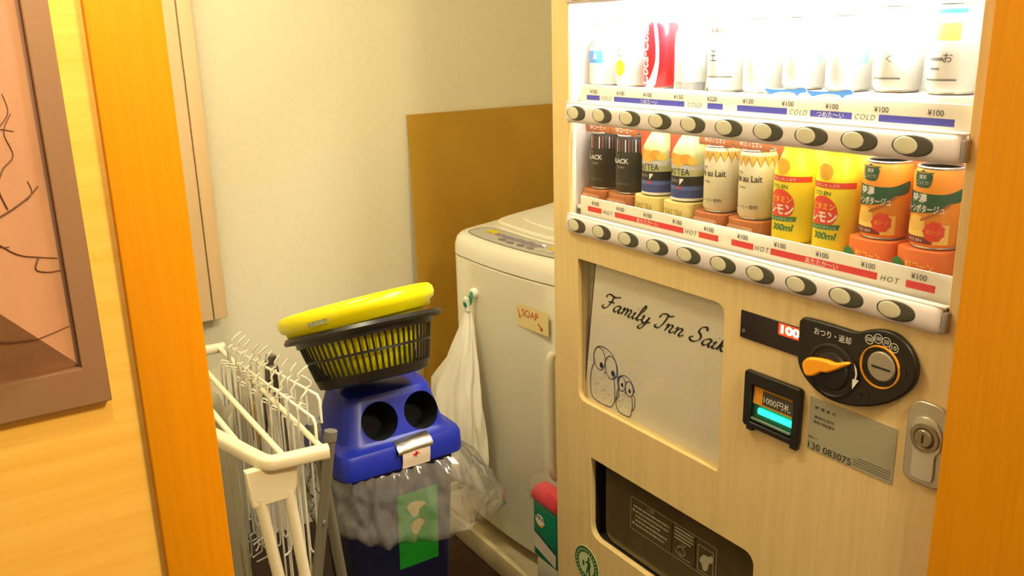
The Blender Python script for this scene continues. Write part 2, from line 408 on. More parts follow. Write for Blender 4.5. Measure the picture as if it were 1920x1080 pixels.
def script(s, x0, z0, em, sx, shear, wid):
    paths = []; x = 0
    for ch in s:
        wd, st = GL[ch]
        for p in st: paths.append([((x + q.x + shear*q.y)*em*sx, q.y*em) for q in catmull([(a, b, 0) for a, b in p], 7)])
        x += wd
    m = ribbon(paths, wid, (0.55, 0.22))
    m.transform(Matrix.Translation((x0, z0, 0)))
    return m, x*em*sx
_, tw = script('Family Inn Saik', 0, 0, 0.037, 1.0, 0.45, 0.003)
m, _ = script('Family Inn Saiko', 0.138, 0.893, 0.037, 0.352/tw, 0.45, 0.0062)
obj('lettering', to_face(m, 0.0205), M_ink, poster)
def sm(P, n=7, closed=False): return [(p.x, p.y) for p in catmull([(a, b, 0) for a, b in P], n, closed)]
ol = []
def loop(cx, cz, rx, rz): e = ellipse(cx, cz, rx, rz, 26); ol.append(e+[e[0]])
ol.append(sm([(.116, .757), (.115, .782), (.128, .800), (.150, .805), (.175, .797), (.192, .776), (.196, .752)]))
loop(.134, .775, .0195, .0255); loop(.173, .766, .0195, .0255)
ol.append(sm([(.113, .758), (.105, .735), (.103, .705), (.108, .682), (.125, .674), (.155, .673), (.176, .678), (.186, .70), (.184, .735), (.180, .748)]))
ol.append(sm([(.186, .745), (.193, .752), (.199, .735), (.198, .71), (.188, .695)])); ol.append([(.153, .752), (.151, .744), (.156, .750)])
ol.append(sm([(.197, .740), (.203, .755), (.218, .762), (.236, .757), (.247, .742), (.248, .733)]))
loop(.2075, .741, .0125, .0165); loop(.2325, .737, .0125, .0165)
ol.append(sm([(.197, .728), (.192, .710), (.190, .690), (.198, .676), (.218, .673), (.236, .677), (.243, .700), (.241, .722)]))
ol.append(sm([(.243, .728), (.250, .722), (.250, .703), (.243, .692)])); ol.append([(.219, .728), (.2195, .722), (.222, .727)])
dr = obj('owl_drawing', to_face(ribbon(ol, 0.0017), 0.0205), M_ink, poster)
dots = [ellipse(.141, .762, .0058, .0066, 14), ellipse(.180, .755, .0058, .0066, 14), ellipse(.210, .739, .0036, .0045, 12), ellipse(.234, .733, .0036, .0045, 12)]
for i in range(34): dots.append(ellipse(random.uniform(.114, .176), random.uniform(.685, .742), .0009, .0011, 6))
for i in range(22): dots.append(ellipse(random.uniform(.199, .236), random.uniform(.682, .722), .0008, .001, 6))
obj('owl_eyes_and_speckles', to_face(plate2d(dots), 0.0202), M_ink, dr)
obj('poster_cover', MB().box(PX0-0.002, PX1+0.002, 0.0090, 0.0105, PZ0-0.002, PZ1+0.002), M_glass, vm)

# red number display
led = obj('price_display', plate([rrect(0.545, 0.944, 0.672, 0.992, 0.001, 1)], 0.0, 0.0025, 0.0005), mat('smoked_acrylic', (34, 22, 26), 0.15), vm)
lettering('100', 0.650, 0.981, -0.0030, mat('red_led', (255, 120, 90), emit=7, emit_rgb=(255, 130, 96)), led, width=0.038, height=0.0150, bold=0.05, name='glowing_digits')
obj('digit_halo', plate([rrect(.626, .9705, .6715, .9905, .002, 2)], -0.0025, 0.0003), mat('red_halo_glow', (200, 30, 10), 0.4, emit=1.3, emit_rgb=(255, 60, 20)), led)  # glowing red patch added to imitate the halo round the lit digits
obj('sensor_dot', plate([ellipse(0.553, 0.957, 0.0035, 0.0035, 16)], -0.0026, 0.0006), mat('grey_dot', (96, 90, 88), 0.5), led)

# coin unit
cu_pts = [(.672, .985), (.672, 1.004), (.675, 1.010), (.684, 1.0145), (.734, 1.0155), (.772, 1.0155), (.791, 1.023), (.813, 1.030), (.836, 1.030), (.857, 1.019), (.870, 1.002), (.875, .984), (.871, .961), (.857, .942), (.830, .920), (.792, .903), (.756, .896), (.723, .899), (.694, .913), (.677, .932), (.672, .953)]
cu = obj('coin_unit', plate([sm(cu_pts, 5, True)], 0.0, 0.011, 0.003), M_black, vm)
yc = -0.0113
lettering('おつり・返却', 0.735, 0.9995, yc, M_wink, cu, width=0.066, height=0.0115)
for (x, z), s in zip(((.798, 1.0115), (.812, 1.0165), (.8255, 1.015), (.838, 1.0095)), ('500', '100', '50', '10')):
    r = ellipse(x, z, .0072, .0072, 24)
    obj('coin_mark', to_face(plate2d([r, ellipse(x, z, .0063, .0063, 24)]), yc), M_wink, cu)
    lettering(s, x, z, yc, M_wink, cu, width=0.0098 if len(s) == 3 else 0.0078, height=0.0058)
M_black2 = mat('black_plastic_worn', (30, 24, 18), 0.5)
dial = obj('return_dial', MB().loft([[(.739+r*math.cos(2*PI*j/40), y, .944+r*math.sin(2*PI*j/40)) for j in range(40)] for r, y in ((.044, -.010), (.044, -.0125), (.040, -.0140), (.038, -.0115), (.030, -.0115), (.028, -.0155), (.024, -.0165))]).mesh(smooth=0.6), M_black2, cu)
obj('return_lever', plate([sm([(.694, .943), (.698, .953), (.708, .959), (.734, .963), (.751, .963), (.770, .970), (.775, .968), (.764, .959), (.742, .945), (.730, .942), (.722, .936), (.713, .930), (.701, .929)], 5, True)], -0.0150, 0.011, 0.003), mat('orange_plastic', (255, 166, 20), 0.4), cu)
obj('arrow', to_face(plate2d([[(.7785, .970), (.7835, .962), (.7855, .953), (.7845, .945), (.7895, .9455), (.779, .928), (.778, .944), (.7815, .945), (.7825, .953), (.781, .960)]]), yc-0.0035), M_wink, cu)
obj('coin_ring', MB().loft([[(.819+r*math.cos(2*PI*j/44), y, .975+r*math.sin(2*PI*j/44)) for j in range(44)] for r, y in ((.0325, -.0105), (.0318, -.0140), (.0303, -.0140), (.0297, -.0105))], cap=False).mesh(smooth=0.5), mat('amber_ring', (214, 140, 30), 0.35), cu)
slotd = obj('coin_disc', MB().loft([[(.8225+r*math.cos(2*PI*j/40), y, .9775+r*math.sin(2*PI*j/40)) for j in range(40)] for r, y in ((.0225, -.0105), (.0220, -.0145), (.0205, -.0155), (.010, -.0157))]).mesh(smooth=0.5), mat('brushed_steel', (176, 168, 148), 0.35, 0.6, var=0.12, scale=(20, 20, 400)), cu)
obj('coin_slot', plate([rrect(.808, .9742, .839, .9772, .0012, 2)], -0.0156, 0.0006), M_dark, slotd)
for x, z in ((.852, .976), (.797, .924)):
    obj('bracket_mark', plate([[(x-.008, z-.006), (x-.005, z-.006), (x-.005, z+.003), (x+.004, z+.003), (x+.004, z-.006), (x+.008, z-.006), (x+.008, z+.007), (x-.008, z+.007)]], yc, 0.001), M_dark, cu)

# bank-note slot
bs = obj('note_slot', plate([rrect(.566, .792, .684, .893, .006, 3), rrect(.581, .802, .669, .870, .003, 2)], 0.0, 0.010, 0.002), M_black, vm)
obj('slot_backing', plate([rrect(.579, .800, .671, .872)], -0.0004, 0.0012), mat('green_lit_plastic', (38, 92, 74), 0.35), bs)
obj('slot_throat', MB().add([(.583, -.0020, .866), (.667, -.0020, .866), (.667, -.0046, .836), (.583, -.0046, .836)], [(0, 1, 2, 3)]).mesh(), mat('amber_plastic', (224, 150, 30), 0.4), bs)
obj('note_label', MB().add([(.604, -.0048, .864), (.668, -.0048, .864), (.668, -.0056, .840), (.604, -.0056, .840)], [(0, 1, 2, 3)]).mesh(), mat('grey_label', (70, 62, 48), 0.5), bs)
lettering('1000円札', 0.6355, 0.8505, -0.0062, M_wink, bs, width=0.056, height=0.014)
obj('slot_lamp', plate([rrect(.596, .8205, .668, .8305, .001, 1)], -0.0030, 0.003), mat('green_lamp', (30, 255, 190), emit=4.5, emit_rgb=(20, 235, 170)), bs)
obj('slot_lip', MB().tube([(.583, -.006, .808), (.667, -.006, .808)], 0.003, 8).mesh(smooth=0.8), mat('grey_lip', (92, 96, 82), 0.4), bs)
for x in (.575, .668): obj('slot_tab', MB().box(x, x+.014, -0.010, 0.0, .786, .793).mesh(bevel=0.0015), M_black, bs)

# number plate and lock
npl = obj('number_plate', plate([rrect(.696, .796, .850, .886, .001, 1)], 0.0, 0.0010), mat('dull_silver_sheet', (172, 166, 140), 0.45, 0.25), vm)
lettering('管理者名', .7255, .8705, -0.0014, M_ink, npl, width=.040, height=.0052, spacing=1.5)
lettering('連絡先住所', .7250, .8545, -0.0014, M_ink, npl, width=.038, height=.0052)
lettering('連絡先電話番号', .7250, .8460, -0.0014, M_ink, npl, width=.040, height=.0052)
lettering('機種コード', .7075, .8180, -0.0014, M_ink, npl, width=.020, height=.0032)
lettering('130 083075', .7385, .8035, -0.0014, M_ink, npl, width=.080, height=.0115)
for i in range(4): obj('small_print', plate([rrect(.790-.008*(i > 0), .8145-.0042*i, .846, .8157-.0042*i)], -0.0010, 0.0003), M_grey_ink, npl)
M_chrome = mat('satin_chrome', (196, 190, 172), 0.28, 0.75)
lk = obj('lock_plate', plate([rrect(.866, .819, .926, .944, (.014, .014, .022, .022), 6)], 0.0, 0.006, 0.002), M_chrome, vm)
obj('lock_handle', plate([sm([(.880, .835), (.886, .828), (.908, .828), (.914, .835), (.914, .868), (.920, .880), (.921, .900), (.912, .918), (.897, .923), (.882, .918), (.874, .900), (.875, .880), (.880, .868)], 3, True)], -0.0060, 0.003, 0.0008), mat('satin_chrome_bright', (214, 208, 192), 0.25, 0.7), lk)
cyl = obj('lock_cylinder', MB().loft([[(.897+r*math.cos(2*PI*j/32), y, .893+r*math.sin(2*PI*j/32)) for j in range(32)] for r, y in ((.022, -.008), (.0215, -.012), (.016, -.012), (.0135, -.010), (.0125, -.014), (.0115, -.015))]).mesh(smooth=0.5), mat('bronzed_chrome', (150, 138, 112), 0.3, 0.7), lk)
obj('key_slot', plate([rrect(.8958, .886, .8985, .900, .001, 1)], -0.0150, 0.0006), M_dark, cyl)

# dispensing flap
pit = MB().box(FX0-0.02, FX1+0.02, 0.150, 0.155, FZ0-0.02, FZ1+0.02)
obj('dispensing_pit', pit, M_dark, vm)
for b in ((FX0-0.020, FX0-0.001, 0.0145, 0.149, FZ0-0.02, FZ1+0.02), (FX1+0.001, FX1+0.02, 0.0145, 0.149, FZ0-0.02, FZ1+0.02), (FX0, FX1, 0.0145, 0.149, FZ0-0.02, FZ0-0.001), (FX0, FX1, 0.0145, 0.149, FZ1+0.001, FZ1+0.02)):
    obj('pit_side', MB().box(*b), M_dark, vm)
M_flap = mat('smoked_flap', (92, 78, 50), 0.16, var=0.3, scale=(9, 9, 9))
flap = obj('dispensing_flap', plate([rrect(FX0+0.030, FZ0+0.004, FX1-0.004, FZ1-0.004, (0.03, 0.02, 0.015, 0.002), 4)], 0.022, 0.004, 0.001), M_flap, vm)
yf = 0.0172
M_fink = mat('faded_white_ink', (170, 160, 132), 0.6)
fx = [.247, .374, .440, .496]
def frame2d(a, b, c, d, t, r=0.003): return [rrect(a, b, c, d, r, 3), rrect(a+t, b+t, c-t, d-t, max(r-t, 0.0005), 3)]
for a, b in zip(fx[:-1], fx[1:]): obj('printed_frame', to_face(plate2d(frame2d(a-.0006, .422, b+.0006, .499, .0012)), yf), M_fink, flap)
lettering('⚠注意', .308, .4905, yf, M_fink, flap, width=.022, height=.0075)
for i, (a, b) in enumerate(((.256, .366), (.262, .364), (.262, .340), (.262, .360), (.262, .352))):
    z = .480-.0105*i
    xx = a
    while xx < b:
        q = min(b, xx+random.uniform(.006, .018)); obj('small_print', to_face(plate2d([rrect(xx, z-.0018, q, z+.0018)]), yf), M_fink, flap); xx = q+.0016
for z in (.4700, .4390): obj('bullet', to_face(plate2d([ellipse(.256, z, .0034, .0034, 14)]), yf), M_fink, flap)
for i in range(4): obj('small_print', to_face(plate2d([rrect(.381, .489-.0075*i, .434-.006*(i == 3), .492-.0075*i)]), yf), M_fink, flap)
obj('printed_hand_picture', to_face(ribbon([sm([(.384, .440), (.394, .434), (.410, .430), (.428, .432)]), sm([(.390, .446), (.398, .454), (.408, .450), (.412, .440), (.402, .436), (.396, .441)], 5), sm([(.404, .462), (.408, .457), (.414, .462)])], .0016), yf), M_fink, flap)
obj('printed_flap_picture', to_face(plate2d(frame2d(.447, .428, .489, .485, .0014, .002)), yf), M_fink, flap)
obj('printed_hand_picture', to_face(plate2d([sm([(.452, .452), (.462, .468), (.474, .470), (.486, .476), (.486, .462), (.478, .456), (.474, .440), (.464, .434), (.458, .446)], 4, True)]), yf), M_fink, flap)

# round recycling sticker
rs = obj('recycling_sticker', plate([ellipse(.115, .268, .0455, .0455, 48)], 0.0, 0.0006), mat('pale_green_paper', (200, 212, 160), 0.6), vm)
M_grn = mat('dark_green_ink', (36, 92, 34), 0.6)
obj('green_ring', to_face(plate2d([ellipse(.115, .268, .043, .043, 48), ellipse(.115, .268, .029, .029, 48)]), -0.0008), M_grn, rs)
for k in range(26):
    a = 2*PI*k/26; c, s = math.cos(a), math.sin(a); x, z = .115+.036*c, .268+.036*s
    obj('ring_mark', to_face(plate2d([[(x+.0028*c-.0026*s, z+.0028*s+.0026*c), (x-.0028*c-.0026*s, z-.0028*s+.0026*c), (x-.0028*c+.0012*s, z-.0028*s-.0012*c), (x+.0028*c+.0012*s, z+.0028*s-.0012*c)]]), -0.0011), MATS['pale_green_paper'], rs)
obj('running_figure', to_face(plate2d([ellipse(.124, .285, .0045, .005, 14), sm([(.112, .272), (.118, .278), (.127, .279), (.131, .270), (.128, .256), (.130, .244), (.124, .243), (.121, .256), (.118, .244), (.113, .245), (.118, .262), (.119, .270)], 3, True), ellipse(.104, .266, .004, .008, 12)]), -0.0009), M_grn, rs)

# ------------------------------------------------------------------ drinks in the display
CANX = [0.0965+0.0820*i for i in range(10)]
def paint(m, r, material, parent, z=0.0, x=0.0, name='printed_label', lift=0.0004, turn=0.0):
    m.transform(Matrix.Translation((x, z, 0)))
    wrap(m, r+lift, turn)
    return obj(name, m, material, parent)
def words_can(s, r, material, parent, x, z, width=None, height=None, lift=0.0008, **k):
    return paint(text2d(s, width, height, **k), r, material, parent, z, x, 'lettering', lift)
def band(r, z0, z1, material, parent, a0=-100, a1=130, lift=0.0003, name='printed_band'):
    n = 26; A = [math.radians(a0+(a1-a0)*k/n) for k in range(n+1)]; q = r+lift
    mb = MB().loft([[(q*math.sin(a), -q*math.cos(a), z) for a in A] for z in (z0, z1)], cap=False, closed=False)
    m = mb.mesh(smooth=1.5)
    return obj(name, m, material, parent)
def drink(name, label, cat, i, z, group):
    return thing(name, label, cat, (MX+0.065, MY-CANX[i], z), -PI/2, group)
def can_body(r, h, material, parent, rimmat, neck=0.0035):
    obj('can_body', MB().lathe([(r-neck, 0.003), (r, 0.008), (r, h-0.010), (r-neck, h-0.003)], 36).mesh(smooth=0.9), material, parent)
    obj('can_rim', MB().lathe([(r-neck-0.001, 0.0), (r-neck+0.0008, 0.001), (r-neck, 0.0035)], 36).mesh(smooth=0.5), rimmat, parent)
    obj('can_rim', MB().lathe([(r-neck, h-0.0035), (r-neck+0.001, h-0.001), (r-neck, h), (r-neck-0.003, h), (r-neck-0.003, h-0.003)], 36).mesh(smooth=0.5), rimmat, parent)
def plinth(parent, z0, z1, material, hw=0.038, front=0.040, back=0.044):
    pts = [(hw, back), (-hw, back)] + [(-hw*1.0, -front*0.55)] + [(-hw*math.cos(a), -front*0.55-front*0.45*math.sin(a)) for a in [PI*k/12 for k in range(1, 12)]] + [(hw, -front*0.55)]
    m = plate2d([pts], z1-z0, 0.001); m.transform(Matrix.Translation((0, 0, (z0+z1)/2)))
    return obj('plinth', m, material, parent)
def card(parent, z0, z1, material, hw=0.0395, y=0.046):
    return obj('display_card', MB().box(-hw, hw, y, y+0.0015, z0, z1), material, parent)
def header(parent, z0, z1, material, s, hw=0.0395):
    h = obj('header_card', MB().box(-hw, hw, -0.020, -0.0185, z0, z1).mesh(bevel=0.0005), material, parent)
    lettering(s, 0, (z0+z1)/2, -0.0207, M_wink, h, width=0.050, height=(z1-z0)*0.48)
SH1 = ROW[1]
M_alu = mat('aluminium', (200, 198, 190), 0.3, 0.8)
M_brown = mat('brown_card', (176, 102, 50), 0.55)
M_coffee = mat('coffee_black_print', (36, 33, 32), 0.35)
M_mauve = mat('mauve_ink', (176, 72, 110), 0.5)
for i in (0, 1):
    g = 'black coffee cans in the hot row'
    t = drink('coffee_can', 'black striped coffee can ' + ('at the end of the hot row' if i == 0 else 'between another black can and a lemon tea bottle'), 'can', i, SH1, g)
    plinth(t, 0.0, 0.036, M_brown)
    obj('plinth_label', plate([rrect(-.028, .012, .030, .027, .006, 4)], -0.0400, 0.0006), mat('tan_card', (206, 150, 104), 0.6), t)
    lettering('コーヒー', 0, .0195, -0.0410, M_wink, t, width=.040, height=.008)
    card(t, 0.0, 0.176, M_brown)
    header(t, 0.152, 0.172, M_brown, 'Wコーヒー')
    e = bpy.data.objects.new('can', None); C.objects.link(e); e.parent = t; e.location = (0, 0, 0.037)
    r, h = 0.0315, 0.116
    can_body(r, h, M_coffee, e, M_alu)
    for k in range(15):
        a = -1.5+3.1*k/14
        paint(plate2d([rrect(-.0011, .084, .0011, .108)]), r, (M_wink, M_mauve, M_grey_ink)[k % 3], e, 0, a*r, 'printed_stripe')
    words_can('BLACK', r, M_wink, e, 0.002, .066, width=.040, height=.0095, bold=.02)
    words_can('The', r, M_fink, e, -0.006, .077, height=.005)
    words_can('Coffee', r, M_fink, e, 0.004, .054, height=.005)
    words_can('ブラックコーヒー', r, M_fink, e, 0.004, .021, width=.038, height=.005)
M_tealiq = mat('pale_tea_plastic', (206, 208, 150), 0.25)
M_teacard = mat('straw_card', (226, 206, 126), 0.6)
M_lemon = mat('lemon_print', (252, 200, 80), 0.5)
M_navy = mat('navy_print', (58, 74, 140), 0.5)
for i in (2, 3):
    t = drink('tea_bottle', 'lemon tea bottle with black and blue label next to ' + ('black coffee can' if i == 2 else 'cafe au lait can'), 'bottle', i, SH1, 'lemon tea bottles in the hot row')
    p = plinth(t, 0.0, 0.044, M_teacard)
    lettering("TEAS' TEA", 0, .026, -0.0405, mat('olive_ink', (150, 120, 40), 0.6), t, width=.052, height=.011)
    card(t, 0.0, 0.176, M_teacard)
    obj('red_flag', MB().add([(-.040, -.012, .170), (-.008, -.012, .170), (-.040, -.012, .118), (-.040, -.0105, .170), (-.008, -.0105, .170), (-.040, -.0105, .118)], [(0, 1, 2), (5, 4, 3), (0, 3, 4, 1), (1, 4, 5, 2), (2, 5, 3, 0)]).mesh(), mat('brick_red_card', (196, 84, 50), 0.6), t)
    r = 0.0325
    b = obj('bottle', MB().lathe([(r-.004, .045), (r, .050), (r, .128), (r-.002, .138), (r-.012, .156), (r-.017, .163), (r-.017, .168)], 36).mesh(smooth=0.9), M_tealiq, t)
    obj('cap', MB().lathe([(.0155, .1665), (.0165, .168), (.0165, .182), (.015, .184)], 28).mesh(smooth=0.6), M_white, t)
    band(r, .103, .113, mat('pale_grey_print', (212, 210, 200), 0.5), b)
    band(r, .058, .092, M_coffee, b); band(r, .052, .075, M_navy, b, lift=.0005); band(r, .067, .0735, mat('slate_blue_print', (90, 110, 180), 0.5), b, lift=.0007)
    band(r, .0475, .052, mat('white_print', (236, 234, 226), 0.5), b, lift=.0005)
    words_can("TEAS'TEA", r, M_ink, b, -.002, .1005, width=.058, height=.0125)
    for k, (x, z, q) in enumerate(((-.012, .124, .012), (.004, .121, .0135), (.020, .124, .011), (.032, .120, .009))):
        paint(plate2d([ellipse(0, 0, q, q*.85, 22)]), r, M_lemon if k % 2 else mat('orange_lemon_print', (246, 170, 60), 0.5), b, z, x, 'lemon_slice', .0005+.0002*k)
    paint(plate2d([rrect(-.004, -.007, .004, .006, .001, 2), [(.004, .004), (.009, .004), (.009, -.002), (.004, -.002)]]), r, M_wink, b, .082, .012, 'printed_pitcher', .0008)
    words_can('レモンティー', r, M_wink, b, -.004, .0835, width=.030, height=.006)
    paint(plate2d([ellipse(0, 0, .006, .002, 14)]), r, M_red, b, .0715, .008, 'printed_spot', .0011)
M_cream = mat('cream_can_print', (232, 224, 184), 0.4)
M_gold = mat('gold_print', (238, 192, 84), 0.45)
for i in (4, 5):
    t = drink('coffee_can', 'cream cafe au lait can with a golden scalloped top next to a ' + ('lemon tea bottle' if i == 4 else 'yellow lemon drink'), 'can', i, SH1, 'cafe au lait cans in the hot row')
    plinth(t, 0.0, 0.036, M_brown)
    obj('plinth_label', plate([rrect(-.028, .012, .030, .027, .006, 4)], -0.0400, 0.0006), MATS['tan_card'], t)
    lettering('ミルク100%使用', 0, .0195, -0.0410, M_wink, t, width=.046, height=.008)
    card(t, 0.0, 0.176, M_brown)
    header(t, 0.153, 0.174, M_brown, 'Wカフェオレ')
    e = bpy.data.objects.new('can', None); C.objects.link(e); e.parent = t; e.location = (0, 0, 0.037)
    r, h = 0.0315, 0.117
    can_body(r, h, M_cream, e, M_alu)
    for k in range(8):
        x = -.040+.0135*k
        paint(plate2d([sm([(-.0062, .004), (-.003, .008), (.003, .008), (.0062, .004), (.003, -.004), (0, -.008), (-.003, -.004)], 3, True)]), r, M_gold, e, .100, x, 'printed_scallop')
        paint(ribbon([[(-.0067, .009), (-.0067, .004), (0, -.0100), (.0067, .004), (.0067, .009)]], .0011), r, mat('bronze_ink', (170, 120, 40), 0.5), e, .100, x, 'printed_outline', .0006)
    words_can('Cafe au Lait', r, M_ink, e, 0.000, .070, width=.062, height=.0115, bold=.012)
    words_can('Milk', r, M_grey_ink, e, -0.010, .080, height=.005)
    words_can('Coffee', r, M_grey_ink, e, -0.006, .055, height=.0045)
    words_can('コーヒー飲料', r, M_ink, e, 0.004, .022, width=.044, height=.007)
M_yel = mat('bright_yellow_plastic', (255, 232, 40), 0.35)
M_rp = mat('lemon_red_print', (232, 70, 40), 0.5)
M_gp = mat('leaf_green_print', (60, 128, 60), 0.5)
M_yp = mat('warm_yellow_print', (255, 210, 70), 0.5)
for i in (6, 7):
    t = drink('lemon_drink_bottle', 'bright yellow lemon drink bottle with a red circle next to ' + ('a cafe au lait can' if i == 6 else 'an orange soup can'), 'bottle', i, SH1, 'yellow lemon drink bottles in the hot row')
    plinth(t, 0.0, 0.012, M_yel)
    card(t, 0.0, 0.180, mat('yellow_card', (255, 240, 120), 0.6))
    r = 0.0355
    b = obj('bottle', MB().lathe([(r-.004, .0125), (r, .018), (r, .122), (r-.001, .128), (r-.006, .140), (r-.010, .152), (r-.013, .160), (r-.013, .166)], 40).mesh(smooth=0.9), M_yel, t)
    obj('cap', MB().lathe([(r-.014, .1645), (r-.0125, .166), (r-.0125, .180), (r-.014, .182)], 28).mesh(smooth=0.6), MATS['yellow_card'], t)
    band(r, .112, .121, M_rp, b, a0=-75, a1=80)
    words_can('ビタミンたっぷり', r, M_wink, b, 0, .1165, width=.046, height=.005)
    words_can('ITO EN', r, mat('forest_ink', (40, 84, 40), 0.6), b, -.004, .104, width=.030, height=.0065, bold=.01)
    paint(plate2d([ellipse(0, 0, .026, .026, 36)]), r, M_rp, b, .074, -.003, 'red_circle')
    words_can('ビタミン', r, M_yp, b, -.001, .084, width=.040, height=.0105, bold=.015)
    words_can('レモン', r, M_wink, b, .000, .0675, width=.045, height=.0165, bold=.03)
    paint(plate2d([[(-.032, -.005), (.026, -.003), (.028, .005), (-.030, .003)]]), r, M_gp, b, .0515, 0, 'green_ribbon', .0006)
    words_can('おいしいビタミンC', r, M_wink, b, -.002, .0515, width=.050, height=.005, lift=.0011)
    words_can('300ml', r, M_gp, b, .004, .038, width=.040, height=.0115, bold=.03, shear=.2, lift=.0006)
    q = r-.006
    paint(plate2d([[(.0125*(1+.07*(k % 2))*math.cos(PI*k/12), .0125*(1+.07*(k % 2))*math.sin(PI*k/12)) for k in range(24)]]), r, mat('sun_print', (255, 200, 60), 0.5), b, .137, 0, 'printed_sun', .0004)
M_orange = mat('orange_can_print', (248, 158, 40), 0.4)
M_ocard = mat('orange_card', (240, 120, 50), 0.55)
M_dg = mat('dark_green_print', (34, 92, 60), 0.5)
for i in (8, 9):
    t = drink('soup_can', 'orange corn soup can with a green ribbon ' + ('next to a yellow lemon drink' if i == 8 else 'at the orange end of the hot row'), 'can', i, SH1, 'corn soup cans in the hot row')
    plinth(t, 0.0, 0.046, M_ocard, front=0.042)
    lettering('粒コーン', .006, .024, -0.0425, M_yp, t, width=.042, height=.013, bold=.01)
    obj('leaf_mark', plate([sm([(-.036, .024), (-.030, .032), (-.022, .030), (-.018, .022), (-.026, .019)], 3, True)], -0.0420, 0.0006), M_gp, t)
    card(t, 0.0, 0.180, M_ocard)
    e = bpy.data.objects.new('can', None); C.objects.link(e); e.parent = t; e.location = (0, 0, 0.047)
    r, h = 0.0345, 0.114
    can_body(r, h, M_orange, e, M_alu)
    band(r, .008, .036, mat('butter_print', (255, 220, 110), 0.5), e, a0=-80, a1=60)
    paint(plate2d([sm([(-.04, .050), (-.01, .050), (.016, .054), (.034, .064), (.056, .070), (.056, .086), (.03, .079), (.008, .078), (-.016, .079), (-.04, .078)], 4, True)]), r, M_dg, e, 0, 0, 'green_ribbon', .0005)
    paint(plate2d([ellipse(-.012, .036, .016, .0115, 26)]), r, M_gold, e, 0, 0, 'soup_bowl', .0006)
    paint(plate2d([sm([(0, .040), (.018, .050), (.036, .063), (.034, .066), (.016, .053), (-.002, .043)], 4, True)]), r, mat('wood_spoon_print', (176, 100, 40), 0.5), e, 0, 0, 'spoon', .0008)
    band(r, .008, .0175, mat('maroon_print', (128, 44, 36), 0.5), e, a0=-80, a1=26, lift=.0005)
    words_can('ITO EN', r, M_wink, e, -.010, .0125, width=.024, height=.004, lift=.001)
    paint(plate2d([[( .017+.0135*(1+.14*(k % 2))*math.cos(PI*k/9), .026+.0135*(1+.14*(k % 2))*math.sin(PI*k/9)) for k in range(18)]]), r, M_rp, e, 0, 0, 'red_seal', .0009)
    words_can('粒コーン', r, M_yp, e, .017, .026, width=.018, height=.006, lift=.0012)
    words_can('特濃', r, M_wink, e, -.009, .0715, width=.026, height=.0125, bold=.02)
    words_can('コーンポタージュ', r, M_wink, e, -.003, .0570, width=.062, height=.0115, bold=.02)
    paint(plate2d([sm([(-.013, .009), (.013, .009), (.012, -.008), (.006, -.011), (-.006, -.011), (-.012, -.008)], 3, True), rrect(-.016, .009, .016, .0105), ellipse(0, .0115, .003, .0016, 10)]), r, M_dg, e, .097, -.006, 'pot_badge', .0005)
    words_can('濃厚', r, M_wink, e, -.006, .1005, width=.012, height=.006, lift=.0009)
    words_can('こっくり!', r, M_wink, e, -.006, .0925, width=.021, height=.006, lift=.0009)

# cold row
SH2 = ROW[2]
M_wcan = mat('white_can_print', (244, 243, 240), 0.35)
M_sky = mat('sky_blue_print', (70, 140, 226), 0.5)
def cold_can(name, label, i, h=0.120, r=0.0325, material=None, lift=0.020, pm=None):
    t = drink(name, label, 'can', i, SH2, None)
    plinth(t, 0.0, lift-0.001, pm or M_white)
    e = bpy.data.objects.new('can', None); C.objects.link(e); e.parent = t; e.location = (0, 0, lift)
    can_body(r, h, material or M_wcan, e, M_alu)
    return t, e, r
t, e, r = cold_can('drink_can', 'white drink can with a blue band in the cold row', 0)
band(r, .044, .068, M_sky, e, a0=-60, a1=40); band(r, .006, .040, mat('pale_grey_lines', (214, 214, 214), 0.5, var=0.3, scale=(30, 30, 300)), e, a0=-60, a1=30)
paint(plate2d([[(-.006, -.006), (.006, -.006), (0, .008)]]), r, M_wink, e, .058, .006, 'printed_peak', .0008)
words_can('IW', r, M_mauve, e, -.004, .080, width=.022, height=.012)
t, e, r = cold_can('drink_can', 'white drink can with a yellow spot in the cold row', 1)
paint(plate2d([ellipse(0, 0, .013, .015, 22)]), r, mat('yellow_print', (250, 234, 40), 0.5), e, .036, 0, 'yellow_spot')
paint(ribbon([[(-.010, .090), (.006, .092)], [(-.008, .080), (.004, .082)], [(-.010, .068), (.010, .072)], [(-.008, .062), (.008, .056)]], .0022), r, mat('pale_green_ink', (120, 160, 130), 0.5), e, 0, 0, 'printed_marks')
M_cola = mat('cola_red', (206, 16, 34), 0.3)
t, e, r = cold_can('cola_can', 'red cola can with white script and a white wave', 2, material=M_cola)
m = text2d('Coca-Cola', width=.104, height=.026, bold=.012, shear=.3); m.transform(Matrix.Rotation(PI/2, 4, 'Z'))
paint(m, r, M_wink, e, .060, -.012, 'lettering', .0006)
paint(plate2d([sm([(-.004, .0), (.008, .020), (.016, .045), (.016, .075), (.012, .112), (.017, .112), (.022, .080), (.023, .045), (.020, .020), (.014, .0)], 4, True)]), r, M_wink, e, .004, .000, 'white_wave', .0006)
t = drink('water_bottle', 'clear water bottle with a grey base between the cola can and a white can', 'bottle', 3, SH2, None)
plinth(t, 0.0, 0.010, M_white)
obj('bottle', MB().lathe([(.028, .0105), (.032, .016), (.032, .10), (.030, .118), (.018, .145), (.013, .152), (.013, .165)], 32).mesh(smooth=0.9), mat('frosted_pet', (232, 236, 236), 0.15), t)
obj('cap', MB().lathe([(.0125, .1645), (.0145, .166), (.0145, .180), (.013, .182)], 24).mesh(smooth=0.6), M_white, t)
band(.032, .018, .034, mat('grey_print', (150, 150, 148), 0.5, var=0.4, scale=(200, 200, 60)), t, lift=.0006)
